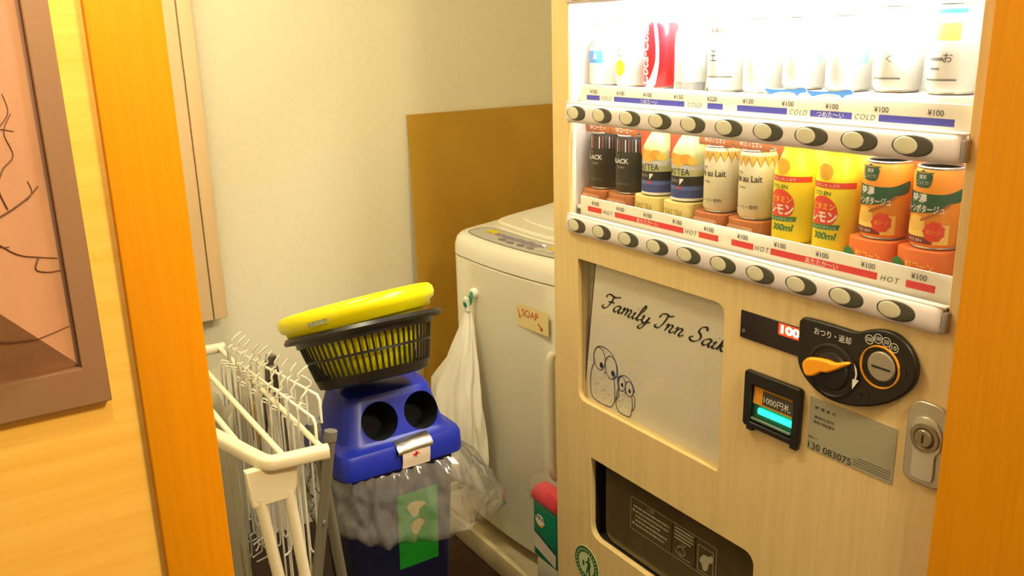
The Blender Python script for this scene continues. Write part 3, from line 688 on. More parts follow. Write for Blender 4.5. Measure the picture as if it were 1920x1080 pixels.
t, e, r = cold_can('drink_can', 'white drink can with black characters and a silver edge in the cold row', 4, h=0.122)
words_can('王', r, M_ink, e, .000, .060, width=.015, height=.017)
for x, wd in ((-.016, .006), (-.004, .007), (.006, .007), (.015, .008)): paint(plate2d([rrect(-wd/2, -.004, wd/2, .004)]), r, M_grey_ink, e, .102, x, 'printed_mark')
band(r, .024, .0265, M_grey_ink, e, a0=-50, a1=60); band(r, .008, .024, mat('pale_silver_print', (206, 206, 204), 0.4), e, a0=-50, a1=40)
obj('silver_edge', MB().box(-.0375, -.0345, -.012, -.006, .021, .090), M_alu, t)
t, e, r = cold_can('drink_can', 'plain white drink can beside the can with black characters', 5)
band(r, .030, .034, mat('pale_silver_print', (206, 206, 204), 0.4), e, a0=-50, a1=60)
for i, lb in ((6, 'white can behind a blue wave card next to the plain white can'), (7, 'white can behind a blue wave card next to the yellow-signed cans')):
    t, e, r = cold_can('drink_can', lb, i, h=0.110, lift=0.030); t['group'] = 'cans with blue wave cards'
    obj('wave_card', plate([sm([(-.040, .030), (-.020, .030), (.010, .031), (.036, .034), (.040, .028), (.026, .024), (.020, .006), (.012, .002), (-.022, .002), (-.026, .018)], 4, True)], -0.0405, 0.0012), M_sky, t)
    obj('wave_card_panel', plate([sm([(-.022, .024), (.020, .025), (.014, .006), (-.020, .006)], 3, True)], -0.0418, 0.0008), M_white, t)
    band(r, .040, .078, mat('mint_print', (150, 226, 206), 0.5), e, a0=40, a1=90)
for i, lb in ((8, 'white drink can over a plain yellow lettered sign'), (9, 'white drink can with a black character over a yellow lettered sign')):
    t, e, r = cold_can('drink_can', lb, i, h=0.118, lift=0.032)
    sg = obj('yellow_sign', plate([rrect(-.036, .006, .038, .022, .004, 3)], -0.0405, 0.0008), mat('pale_yellow_sign', (252, 246, 120) if i == 9 else (252, 248, 190), 0.5) if i == 9 else mat('cream_yellow_sign', (252, 248, 190), 0.5), t)
    lettering('おいしさ満足', 0, .0135, -0.0417, mat('olive_sign_ink', (120, 110, 30), 0.6), t, width=.062, height=.0105)
    band(r, .018, .0205, M_grey_ink, e, a0=-40, a1=40)
    if i == 9:
        words_can('お', r, M_ink, e, .010, .048, width=.012, height=.012)
        paint(plate2d([rrect(-.016, -.002, .004, .002), rrect(-.014, -.014, .000, -.011)]), r, M_grey_ink, e, .046, 0, 'printed_mark')
        band(r, .070, .092, MATS['pale_yellow_sign'], e, a0=-20, a1=40); band(r, .104, .110, M_sky, e, a0=-20, a1=50)
    else:
        words_can('く', r, M_grey_ink, e, .006, .046, width=.008, height=.010)

# ------------------------------------------------------------------ wall cupboard, board, washing machine
M_cup = mat('beige_cupboard_paint', (226, 196, 152), 0.5)
cp = thing('wall_cupboard', 'beige wall cupboard hung on the cream wall above the drying rack', 'cupboard', (0.30, 2.418, 0.73))
obj('carcass', MB().box(0, 0.291, -0.068, 0, 0, 1.5).mesh(bevel=0.003), M_cup, cp)
obj('door', MB().box(0.002, 0.2505, -0.080, -0.069, 0.002, 1.5).mesh(bevel=0.002), M_cup, cp)
obj('door', MB().box(0.2535, 0.289, -0.080, -0.069, 0.002, 1.5).mesh(bevel=0.003), M_cup, cp)

bd = MB(); rings = []
for k in range(13):
    z = 1.226*k/12; y = 2.332 + 0.075*(k/12) - 0.010*math.sin(PI*k/12)
    x0 = 1.160 + 0.036*(k/12)
    rings.append([(x0, y, z), (1.80, y+0.002, z), (1.80, y+0.011, z), (x0, y+0.009, z)])
tag(obj('hardboard_sheet', bd.loft(rings).mesh(smooth=0.5), mat('brown_hardboard', (190, 146, 42), 0.55, var=0.14, scale=(7, 7, 7), bump=0.05)), 'large brown hardboard sheet leaning on the cream wall behind the washing machine', 'board')

WA = -PI/2+0.07
wm = thing('washing_machine', 'white top-loading washing machine with a rounded front and control strip', 'washing machine', (1.172, 2.145, 0.03), WA)
M_enam = mat('cream_white_enamel', (228, 222, 200), 0.32)
M_lidp = mat('white_lid_plastic', (236, 232, 218), 0.25)
WW, WD = 0.575, 0.56
def wring(z, ins=0.0, slope=0.0, bul=0.026, r=0.05):
    pts = rrect(ins, ins, WW-ins, WD-ins, max(r-ins*0.3, 0.01), 6); out = []
    dense = []
    for i, p in enumerate(pts):
        q = pts[(i+1) % len(pts)]; n = 10 if math.hypot(q[0]-p[0], q[1]-p[1]) > 0.1 else 1
        for k in range(n): dense.append((p[0]+(q[0]-p[0])*k/n, p[1]+(q[1]-p[1])*k/n))
    for x, y in dense:
        f = max(0.0, 1-y/0.16); t = 2*x/WW-1
        out.append((x, y-bul*f*(1-t*t), z+slope*y))
    return out
obj('body', MB().loft([wring(.055, .010), wring(.062, .002), wring(.08), wring(.828, .001), wring(.832, .003)]).mesh(smooth=0.5), M_enam, wm)
top = obj('top_cover', MB().loft([wring(.8335, .003), wring(.836, .0), wring(.862, .001, .04), wring(.880, .006, .08), wring(.889, .014, .085), wring(.892, .026, .085)]).mesh(smooth=0.9), M_lidp, wm)
SL = 0.085
def on_top(m, lift):
    for v in m.vertices: x, y, z = v.co; v.co = (x, y, .892+SL*y+z+lift)
    return m
lid = obj('lid', on_top(plate2d([sm([(.05, .150), (.10, .118), (.30, .100), (.48, .118), (.525, .150), (.53, .30), (.52, .46), (.30, .475), (.055, .46), (.045, .30)], 5, True)], 0.012, 0.004), 0.006), M_lidp, wm)
obj('lid_dish', on_top(plate2d([sm([(.10, .185), (.30, .150), (.475, .185), (.48, .30), (.46, .40), (.30, .42), (.11, .40), (.095, .30)], 5, True)], 0.004, 0.0015), 0.0125), mat('glossy_white_plastic', (244, 242, 234), 0.12), lid)
cpn = obj('control_panel', on_top(plate2d([sm([(.055, .052), (.070, .022), (.16, .006), (.30, .000), (.43, .006), (.50, .022), (.515, .050), (.49, .074), (.42, .080), (.30, .076), (.16, .084), (.08, .082)], 5, True)], 0.003, 0.001), 0.0015), mat('silver_grey_panel', (192, 190, 182), 0.35), wm)
obj('panel_outline', on_top(ribbon([sm([(.055, .052), (.070, .022), (.16, .006), (.30, .000), (.43, .006), (.50, .022), (.515, .050), (.49, .074), (.42, .080), (.30, .076), (.16, .084), (.08, .082), (.055, .052)], 5)], 0.0022), 0.0036), mat('dark_grey_line', (92, 90, 84), 0.5), cpn)
M_lav = mat('lavender_print', (150, 140, 158), 0.5); M_ystk = mat('yellow_sticker', (222, 204, 10), 0.5)
for x, y, a, b in ((.175, .055, .028, .010), (.215, .050, .022, .012), (.255, .052, .030, .012), (.300, .050, .024, .014), (.340, .046, .026, .012)):
    obj('printed_patch', on_top(plate2d([ellipse(x, y, a, b, 20)]), 0.0035), M_lav, cpn)
for x, y in ((.215, .028), (.255, .024), (.300, .024), (.340, .024)):
    obj('panel_button', on_top(plate2d([ellipse(x, y, .016, .006, 16)], 0.003, 0.001), 0.0045), mat('grey_button', (136, 130, 136), 0.4), cpn)
for x, y in ((.372, .030), (.405, .034)):
    obj('panel_button', on_top(plate2d([ellipse(x, y, .018, .011, 18)], 0.003, 0.001), 0.0045), mat('pale_grey_button', (196, 192, 176), 0.4), cpn)
for x, y, a in ((.130, .062, .022), (.400, .060, .020), (.438, .044, .016)):
    obj('yellow_sticker', on_top(plate2d([rrect(x-a, y-.011, x+a, y+.011, .004, 3)]), 0.0040), M_ystk, cpn)
obj('indicator_lamp', on_top(plate2d([ellipse(.352, .060, .005, .0035, 14)]), 0.0045), mat('pink_lamp', (255, 150, 140), emit=5), cpn)
lb = obj('soap_label', MB().box(.343, .470, -0.0250, -0.0245, .705, .765).mesh(), mat('pale_yellow_paper', (232, 214, 150), 0.7), wm)
M_rink = mat('rust_red_ink', (206, 84, 44), 0.6)
m = text2d('SOAP', width=.066, height=.019, bold=.01); m.transform(Matrix.Translation((.398, .745, 0))); obj('lettering', to_face(m, -0.0254), M_rink, lb)
obj('arrow', to_face(ribbon([[(.348, .752), (.358, .727)], [(.353, .733), (.358, .727), (.3585, .735)]], .003), -0.0254), M_rink, lb)
obj('arrow', to_face(ribbon([[(.430, .730), (.446, .714)], [(.437, .716), (.446, .714), (.445, .723)]], .0045), -0.0254), M_rink, lb)
obj('drain_hose', MB().tube([(p.x, p.y, p.z) for p in catmull([(.490, -.026, .667), (.490, -.036, .655), (.491, -.038, .60), (.492, -.038, .45), (.494, -.038, .36), (.498, -.026, .335)], 6)], 0.0110, 12).mesh(smooth=1.0), mat('ivory_hose', (226, 218, 186), 0.4), wm)
for x in (.07, WW-.07):
    for y in (.07, WD-.07): obj('foot', MB().lathe([(.025, .018), (.025, .035), (.018, .056)], 16, x, y).mesh(smooth=0.5), M_dark, wm)

M_pan = mat('beige_pan_plastic', (206, 190, 150), 0.5, var=0.25, scale=(14, 14, 14))
pn = thing('drain_pan', 'beige plastic drain pan under the washing machine', 'drain pan', (1.117, 1.555, 0))
obj('tray', MB().box(0.02, 0.70, 0.02, 0.70, 0.002, 0.047).mesh(bevel=0.004), M_pan, pn)
for b in ((0, 0.018, 0, 0.72), (0.702, 0.72, 0, 0.72)): obj('rim', MB().box(b[0], b[1], b[2], b[3], 0, 0.068).mesh(bevel=0.004), M_pan, pn)
for b in ((0.019, 0.701, 0, 0.018), (0.019, 0.701, 0.702, 0.72)): obj('rim', MB().box(b[0], b[1], b[2], b[3], 0, 0.068).mesh(bevel=0.004), M_pan, pn)

# magnet hook and the carrier bag
hk = thing('magnet_hook', 'small white and green magnet hook on the front of the washing machine', 'hook', (1.163, 1.992, .778), WA)
obj('magnet', MB().tube([(0, -0.0005, 0), (0, -0.010, 0), (0, -0.014, 0)], [.014, .014, .010], 20).mesh(smooth=0.6), mat('white_gloss', (246, 244, 238), 0.15), hk)
obj('hook', MB().tube([(p.x, p.y, p.z) for p in catmull([(0.002, -.012, .004), (.004, -.020, -.008), (.006, -.022, -.022), (.006, -.034, -.030), (.005, -.040, -.018)], 5)], .005, 10).mesh(smooth=1.0), mat('green_plastic', (24, 132, 92), 0.35), hk)
M_bag = clear('white_carrier_bag', (246, 240, 228), 0.86, 0.30, 0.6, crinkle=0.5, cscale=22)
bag = MB(); rings = []
N = 56
prof = [(.742, .010, .006, 0, 0), (.720, .016, .010, 0, 0), (.690, .026, .016, .002, 0), (.640, .042, .026, .002, .002), (.590, .058, .034, .000, .004), (.545, .078, .042, -.010, .006), (.515, .094, .046, -.014, .008), (.480, .098, .050, -.006, .010), (.430, .096, .054, .004, .012), (.380, .094, .056, .012, .014), (.330, .092, .056, .020, .014), (.285, .086, .052, .026, .012), (.250, .066, .040, .028, .010), (.238, .030, .018, .026, .008)]
for z, a, b, ox, oy in prof:
    rg = []
    for k in range(N):
        t = 2*PI*k/N
        wv = 1 + .13*math.sin(5*t+z*9)*min(1, (.78-z)*5) + .10*math.sin(9*t-z*16) + .06*math.sin(15*t+z*5)
        rg.append((ox + a*wv*math.cos(t), -.020-oy-b*0.9 + b*wv*math.sin(t)*0.85, z + .008*math.sin(3*t)))
    rings.append(rg)
bag.loft(rings)
bg_t = thing('carrier_bag', 'crumpled white plastic carrier bag hanging from the hook on the washing machine', 'bag', (1.163, 1.992, 0.0), WA)
obj('bag_body', bag.mesh(smooth=1.2), M_bag, bg_t)
for s in (-1, 1):
    obj('bag_handle', MB().tube([(p.x, p.y, p.z) for p in catmull([(s*.006, -.030, .735), (s*.008, -.032, .755), (.006+s*.004, -.034, .770), (.006, -.036, .752)], 5)], [.008, .008, .007, .007, .006, .006, .006, .005, .005, .005, .005, .005, .004, .004, .004, .004], 8).mesh(smooth=1.2), mat('white_film', (240, 234, 222), 0.4), bg_t)
obj('red_package', MB().box(-.005, .030, -.085, -.060, .395, .425).mesh(bevel=0.004), mat('faded_red', (222, 120, 90), 0.6), bg_t)

# detergent box
dt = thing('detergent_box', 'green detergent box with a pink lid in front of the washing machine', 'box', (1.112, 1.556, 0.1695))
M_teal = mat('teal_green_card', (14, 128, 96), 0.45)
dm = obj('carton', MB().box(0, .036, 0, 0.100, 0, .158).mesh(bevel=0.004), M_teal, dt)
obj('lid', MB().loft([[(-.004, -.004, .159), (.040, -.004, .159), (.040, .104, .159), (-.004, .104, .159)], [(-.004, -.004, .176), (.040, -.004, .176), (.040, .104, .176), (-.004, .104, .176)], [(.006, .006, .200), (.036, .006, .200), (.036, .090, .200), (.006, .090, .200)]]).mesh(bevel=0.003), mat('pink_red_plastic', (232, 48, 76), 0.3), dt)
def side(pts2, material, parent, name, lift=0.0006):
    m = plate2d(pts2) if not isinstance(pts2, bpy.types.Mesh) else pts2
    m.transform(Matrix(((0, 0, -1, -lift), (-1, 0, 0, 0.100), (0, 1, 0, 0), (0, 0, 0, 1))))
    return obj(name, m, material, parent)
side([[(.004, .068), (.096, .040), (.096, .004), (.004, .024)]], mat('pale_info_print', (216, 206, 188), 0.6), dm, 'information_panel')
side([[(.004, .073), (.096, .045), (.096, .041), (.004, .069)]], M_ink, dm, 'black_stripe', .0008)
side([ellipse(.030, .108, .020, .016, 26)], mat('white_oval', (240, 236, 226), 0.5), dm, 'logo_oval')
side([sm([(.012, .102), (.030, .094), (.048, .104), (.042, .094), (.030, .090), (.018, .094)], 4, True)], mat('orange_print', (240, 160, 40), 0.5), dm, 'orange_crescent', .0008)
m = text2d('アタック', width=.040, height=.014, bold=.03); m.transform(Matrix.Translation((.032, .114, 0))); side(m, M_ink, dm, 'lettering', .0011)
hood = []
for z, a in ((.150, .008), (.186, .009), (.212, .006), (.226, -.006), (.232, -.014)):
    hood.append([(x, y, z) for x, y in rrect(-a, -.004, .038, .102+a, .008, 4)])
obj('clear_hood', MB().loft(hood, cap=False).mesh(smooth=1.2), clear('clear_film', (230, 225, 205), 0.06, 0.15, 0.8), dt)
ct = thing('carton', 'small pale carton standing on the drain pan under the detergent box', 'box', (1.113, 1.557, 0.0690))
obj('carton_body', MB().box(0, .034, 0, .086, 0, .0975).mesh(bevel=0.002), mat('pale_grey_card', (196, 190, 170), 0.7, var=0.1, scale=(60, 60, 60)), ct)
obj('carton_flap', MB().box(.002, .032, .002, .084, .0978, .0988).mesh(), MATS['pale_grey_card'], ct)

# ------------------------------------------------------------------ rubbish bin
def solid_bool(mesh, cutters):
    o = bpy.data.objects.new('solid', mesh); C.objects.link(o); cs = []
    for c in cutters:
        k = bpy.data.objects.new('cutter', c); C.objects.link(k); cs.append(k)
        md = o.modifiers.new('cut', 'BOOLEAN'); md.operation = 'DIFFERENCE'; md.object = k; md.solver = 'EXACT'
    bpy.context.view_layer.update()
    m = bpy.data.meshes.new_from_object(o.evaluated_get(bpy.context.evaluated_depsgraph_get()))
    bpy.data.objects.remove(o)
    for k in cs: bpy.data.objects.remove(k)
    return m
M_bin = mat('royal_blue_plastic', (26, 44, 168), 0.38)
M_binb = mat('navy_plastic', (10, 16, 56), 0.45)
BX, BY = 0.745, 1.60
bn = thing('rubbish_bin', 'blue recycling bin with two round holes in its hooded lid', 'bin', (BX, BY, 0))
def bring(x0, x1, y0, y1, z, r, zb=0.0): return [(x, y, z+zb*(y-y0)) for x, y in rrect(x0, y0, x1, y1, r, 6)]
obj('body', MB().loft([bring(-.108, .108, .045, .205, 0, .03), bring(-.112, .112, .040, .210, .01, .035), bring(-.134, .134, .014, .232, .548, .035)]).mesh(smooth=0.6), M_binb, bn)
lid_m = MB().loft([bring(-.148, .148, 0, .250, .5485, .030), bring(-.1495, .1495, -.0015, .2515, .556, .031), bring(-.148, .148, 0, .250, .592, .030), bring(-.142, .142, .006, .244, .602, .026),
                   bring(-.128, .128, .018, .232, .606, .030), bring(-.121, .121, .026, .226, .614, .034), bring(-.104, .104, .055, .205, .694, .034), bring(-.097, .097, .062, .198, .706, .032), bring(-.088, .088, .072, .188, .710, .028)]).mesh(smooth=0.75)
cut = []
nrm = Vector((0, -.076, .029)).normalized()
for hx in (-.0385, .0630):
    cpos = Vector((hx, .0415, .652))
    mb = MB().tube([cpos+nrm*0.05, cpos-nrm*0.10], .0425, 40)
    cut.append(mb.mesh())
lm = solid_bool(lid_m, cut); lm.materials.clear()
lm.shade_smooth(); lm.set_sharp_from_angle(angle=0.6)
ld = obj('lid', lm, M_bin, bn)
M_hole = mat('hole_shade_black', (8, 8, 12), 0.9)  # black inserts put the shade inside the lid holes into colour
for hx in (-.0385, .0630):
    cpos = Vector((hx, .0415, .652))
    obj('hole_shade', MB().tube([cpos-nrm*0.004, cpos-nrm*0.098], .0420, 40, cap=False).mesh(smooth=1.0), M_hole, ld)
    obj('hole_shade_end', MB().tube([cpos-nrm*0.090, cpos-nrm*0.097], .0415, 40).mesh(), M_hole, ld)
tp = MB(); path = [(.040, .603), (.020, .6045), (.004, .6010), (-.004, .594), (-.009, .590), (-.010, .584), (-.004, .580)]
tp.loft([[(x, y, z+0.0012+(.003 if x > 0 else 0)) for y, z in path] + [(x, y-.001, z+.003+(.003 if x > 0 else 0)) for y, z in reversed(path)] for x in (-.022, .020, .062)])
obj('silver_tape', tp.mesh(smooth=0.8), mat('silver_tape', (158, 152, 138), 0.25, 0.85, bump=0.5, scale=(60, 200, 200)), ld)
lp = MB(); path = [(-.0075, .592), (-.0080, .580), (-.0070, .566), (-.0040, .556), (-.0030, .548)]
lp.loft([[(x, y, z) for y, z in path] + [(x, y-.0008, z) for y, z in reversed(path)] for x in (-.012, .055)])
lbl = obj('paper_label', lp.mesh(smooth=0.8), mat('white_paper', (228, 212, 190), 0.7), ld)
m = ribbon([[(-.008, 0), (.008, 0)], [(0, -.007), (0, .007)], [(-.005, -.005), (.005, .005)]], .003); m.transform(Matrix.Translation((.020, .578, 0)))
obj('red_mark', to_face(m, -.0092), mat('red_marker', (220, 60, 50), 0.6), lbl)
sk = MB(); fr = lambda z: .014+.026*(1-z/.548)
stq = obj('green_sticker', MB().add([(-.020, fr(.475)-.0012, .475), (.080, fr(.475)-.0012, .475), (.078, fr(.285)-.0012, .285), (-.021, fr(.285)-.0012, .285)], [(0, 1, 2, 3)]).mesh(), mat('green_sticker_paper', (10, 128, 28), 0.5), bn)
for pts in ([(.002, .440), (.014, .450), (.036, .446), (.050, .436), (.034, .428), (.030, .414), (.018, .410), (.010, .424)], [(.014, .398), (.034, .402), (.044, .390), (.034, .378), (.024, .364), (.014, .372), (.010, .386)]):
    m = plate2d([sm(pts, 4, True)]); to_face(m, 0)
    for v in m.vertices: v.co.y = fr(v.co.z)-.002
    obj('pale_print', m, mat('khaki_print', (176, 160, 96), 0.6), stq)

# clear liner skirt hanging out under the lid
rings = []
NL = 200
_c = rrect(-.150, -.003, .150, .253, .05, 8); _c.append(_c[0]); base = []
_len = [0.0]
for p, q in zip(_c[:-1], _c[1:]): _len.append(_len[-1]+math.hypot(q[0]-p[0], q[1]-p[1]))
for k in range(NL):
    d = _len[-1]*k/NL; i = max(j for j in range(len(_len)-1) if _len[j] <= d); u = (d-_len[i])/max(1e-9, _len[i+1]-_len[i])
    base.append((_c[i][0]+(_c[i+1][0]-_c[i][0])*u, _c[i][1]+(_c[i+1][1]-_c[i][1])*u))
for j in range(15):
    f = j/14; z = .547-.160*f
    rg = []
    for k in range(NL):
        x, y = base[k]; t = 2*PI*k/NL
        cx, cy = 0, .125; dx, dy = x-cx, y-cy; L = math.hypot(dx, dy)
        side_r = max(0, dx/L); side_l = max(0, -dx/L)
        fl = (.004+.062*f**0.75-.018*f**4)*(1+1.0*side_r-0.75*side_l)
        w2 = ((.003+.008*f)*math.sin(9*t+2*f)+(.002+.004*f)*math.sin(23*t-3*f)+.003*math.sin(41*t+4*f))*(1-.6*side_l)
        nz = .020*f*noise.noise(Vector((x*34, y*34, f*3.0)))+.010*noise.noise(Vector((x*70, y*70, f*9.0)))
        e = fl+w2+nz
        if j == 14: e -= .012
        rg.append((x+dx/L*e, y+dy/L*e, z+.010*math.sin(4*t+1)*f-.012*side_r*f+.02*max(0, -dx/L)*f))
    rings.append(rg)
M_liner = clear('clear_liner', (216, 212, 200), 0.16, 0.10, 2.2, crinkle=0.8, cscale=26)
tag(obj('bin_liner', MB().loft(rings, cap=False).mesh(smooth=1.4), M_liner, None, (BX, BY, 0)), 'clear crinkled plastic liner hanging out from under the blue bin lid', 'bin liner')

# ------------------------------------------------------------------ basket and basin on the bin
KX, KY, KZ = 0.703, 1.6395, 0.7515
bk = thing('laundry_basket', 'round black slatted laundry basket standing on the blue bin lid', 'basket', (KX, KY, KZ))
TILT = math.radians(-20.5)
bk.rotation_euler = (TILT, 0, 0)
M_bk = mat('black_basket_plastic', (20, 18, 14), 0.35)
rB, rT, hB = .117, .146, .116
def rad(z): return rB+(rT-rB)*z/hB
obj('base', MB().lathe([(rB-.012, 0), (rB, .003), (rad(.022), .022), (rad(.022)-.003, .022), (rB-.004, .005), (rB-.02, .004)], 64).mesh(smooth=0.6), M_bk, bk)
obj('rim', MB().lathe([(rT-.003, hB-.022), (rT, hB-.022), (rT+.002, hB-.004), (rT+.012, hB), (rT+.020, hB-.004), (rT+.022, hB-.010), (rT+.024, hB-.004), (rT+.018, hB+.004), (rT, hB+.005), (rT-.003, hB)], 72, cap=False).mesh(smooth=0.7), M_bk, bk)
obj('hoop', MB().lathe([(rad(.062)-.0025, .059), (rad(.062)+.001, .059), (rad(.062)+.001, .0645), (rad(.062)-.0025, .0645)], 64, cap=False).mesh(smooth=0.5), M_bk, bk)
sl = MB(); z0, z1 = .020, hB-.020; wdt = .0022
sl.add([(rad(z0)-.0022, -wdt, z0), (rad(z0)+.0006, -wdt, z0), (rad(z0)+.0006, wdt, z0), (rad(z0)-.0022, wdt, z0), (rad(z1)-.0022, -wdt, z1), (rad(z1)+.0006, -wdt, z1), (rad(z1)+.0006, wdt, z1), (rad(z1)-.0022, wdt, z1)],
       [(0, 3, 2, 1), (4, 5, 6, 7), (0, 1, 5, 4), (1, 2, 6, 5), (2, 3, 7, 6), (3, 0, 4, 7)])
slm = sl.mesh('slat'); slm.materials.append(M_bk)
for k in range(64):
    o = bpy.data.objects.new('slat', slm); C.objects.link(o); o.parent = bk; o.rotation_euler = (0, 0, 2*PI*k/64)
ba = thing('wash_basin', 'yellow plastic wash basin nested in the black basket', 'basin', (KX, KY, KZ))
ba.rotation_euler = (TILT, -0.05, 0)
M_ba = mat('translucent_yellow_plastic', (226, 218, 8), 0.28)
obj('bowl', MB().lathe([(.078, .012), (.086, .016), (.110, .060), (.134, .118), (.148, .140), (.146, .142), (.131, .121), (.107, .062), (.084, .020), (.05, .018)], 64).mesh(smooth=0.8), M_ba, ba)
obj('rim', MB().lathe([(.146, .1245), (.152, .1250), (.156, .137), (.164, .141), (.168, .152), (.167, .163), (.160, .171), (.150, .173), (.144, .166), (.141, .148), (.142, .128), (.146, .1245)], 72, cap=False).mesh(smooth=1.2), M_ba, ba)
stk = band(.163, .139, .155, mat('grey_label_print', (150, 156, 120), 0.5, var=0.5, scale=(300, 300, 90)), ba, a0=-57, a1=-42, lift=.0035, name='maker_sticker')

# ------------------------------------------------------------------ drying rack, folding stand, wire hangers
M_rod = mat('white_coated_rod', (236, 228, 200), 0.3)
M_arm = mat('ivory_plastic_arm', (226, 220, 192), 0.35)
RZ = 0.75
rk = thing('towel_rack', 'ivory towel drying rack with three white rods beside the blue bin', 'drying rack', (0, 0, 0))
for x, y0, y1 in ((.487, 1.398, 2.045), (.420, 1.402, 2.045), (.370, 1.470, 2.045)):
    obj('rod', MB().tube([(x, y0, RZ), (x, y1, RZ)], .0058, 12).mesh(smooth=1.0), M_rod, rk)
def arm(path, hw, hh):
    pts = [Vector(p) for p in path]; rings = []
    prof = [(hw*math.copysign(abs(math.cos(a))**.6, math.cos(a)), hh*math.copysign(abs(math.sin(a))**.6, math.sin(a))) for a in [2*PI*k/16 for k in range(16)]]
    for i, p in enumerate(pts):
        t = (pts[min(i+1, len(pts)-1)]-pts[max(i-1, 0)]).normalized(); sd = Vector((t.y, -t.x, 0)).normalized()
        rings.append([p+sd*a+Vector((0, 0, b)) for a, b in prof])
    return MB().loft(rings).mesh(smooth=0.9)
obj('end_arm', arm(catmull([(.493, 1.379, RZ), (.470, 1.383, RZ), (.410, 1.390, RZ), (.388, 1.400, RZ), (.372, 1.450, RZ), (.352, 1.530, RZ), (.325, 1.620, RZ)], 5), .013, .0125), M_arm, rk)
obj('end_arm', arm(catmull([(.500, 2.050, RZ), (.430, 2.052, RZ), (.340, 2.052, RZ), (.30, 2.05, RZ)], 4), .010, .0110), M_arm, rk)
br = plate2d([[(.353, .690), (.356, .672), (.428, .672), (.436, .690), (.442, .742), (.350, .742)]], 0.018, 0.003)
obj('leg_bracket', to_face(br, 1.405), M_arm, rk)
br = plate2d([[(.353, .690), (.356, .672), (.428, .672), (.436, .690), (.442, .742), (.350, .742)]], 0.018, 0.003)
obj('leg_bracket', to_face(br, 2.055), M_arm, rk)
for x0, x1, y, dy in ((.370, .452, 1.405, .02), (.422, .474, 1.405, -.01), (.370, .452, 2.055, -.02), (.422, .474, 2.055, .01)):
    obj('leg', MB().tube([(x0, y, .686), (x1, y+dy, .004)], .0105, 14).mesh(smooth=1.0), M_arm, rk)

M_tube = mat('grey_steel_tube', (124, 120, 104), 0.35, 0.4)
M_cap = mat('grey_tube_cap', (112, 108, 96), 0.6)
fs = thing('folding_stand', 'grey tube folding stand with wire rails between the towel rack and bin', 'stand', (0, 0, 0))
for a, b in (((.533, 1.470, .740), (.400, 1.470, .006)), ((.512, 1.500, .752), (.575, 1.500, .006)), ((.572, 1.93, .745), (.420, 1.93, .006)), ((.548, 1.845, .748), (.585, 1.845, .006))):
    t = obj('leg', MB().tube([a, b], .0105, 14).mesh(smooth=1.0), M_tube, fs)
    d = (Vector(b)-Vector(a)).normalized()
    obj('tube_cap', MB().tube([Vector(a)-d*.003, Vector(a)+d*.016], .0125, 14).mesh(smooth=0.6), M_cap, t)
obj('rivet', MB().tube([(.501, 1.455, .565), (.501, 1.462, .565)], .004, 10).mesh(), mat('bright_steel', (230, 226, 214), 0.2, 0.9), fs)
M_wire = mat('white_coated_wire', (226, 224, 210), 0.3)
W1 = (Vector((.470, 1.905, .800)), Vector((.531, 1.510, .800)))
W2 = (Vector((.462, 1.800, .795)), Vector((.489, 1.425, .795)))
for a, b in (W1, W2):
    d = (b-a).normalized()
    obj('wire_rail', MB().tube([a-Vector((0, 0, .05)), a-Vector((0, 0, .012)), a+d*.010, b-d*.008, b-Vector((0, 0, .008)), b-Vector((0, 0, .055))], 0.0030, 8).mesh(smooth=1.0), M_wire, fs)
random.seed(11)
def hanger(i, s, rail, reach, drop, tip, kick):
    a, b = rail; p = a+(b-a)*s
    t = thing('wire_hanger', 'thin white wire hanger hooked over the stand rail on the ' + ('bin side' if rail is W1 else 'towel rack side'), 'hanger', (p.x, p.y, p.z), random.uniform(-.15, .15), 'wire hangers on the stand rail by the ' + ('bin' if rail is W1 else 'towel rack'))
    hook = catmull([(tip, -.003, .034), (.003, -.001, .020), (.0045, 0, .010), (-.0055, 0, .004), (-.0058, 0, -.012)], 3)
    w1 = list(hook) + [Vector(q) for q in ((-.0062, .001, -.05), (-.008, .003, -drop+.012), (-.0085, .003, -drop), (-.0105, .001, -drop-.006), (-.012-kick, -.018, -drop-.002), (-.014-kick, -.022, -drop+.001))]
    obj('hook_wire', MB().tube(w1, .0021, 6).mesh(smooth=1.2), M_wire, t)
    w2 = [(-.0062, .002, -.030), (-reach+.004, .009, -.024), (-reach, .010, -.030), (-reach-.002, .008, -drop*.5), (-reach-.003, .006, -drop+.036), (-reach, .002, -drop+.026), (-.010, .004, -drop+.030)]
    obj('side_wire', MB().tube(w2, .0019, 6).mesh(smooth=1.2), M_wire, t)
    obj('cross_wire', MB().tube([(-.0045, .001, -.036), (-reach, .010, -.030)], .0014, 6).mesh(), M_wire, t)
for i in range(11):
    hanger(i, .06+.083*i+random.uniform(-.02, .02), W1, random.uniform(.018, .032), random.uniform(.36, .52), random.choice((.016, .020, -.012, .024)), random.uniform(.01, .03))
for i in range(7):
    hanger(i, .05+.13*i+random.uniform(-.03, .03), W2, random.uniform(.012, .022), random.uniform(.32, .46), random.choice((.014, -.014, .018)), random.uniform(.01, .025))

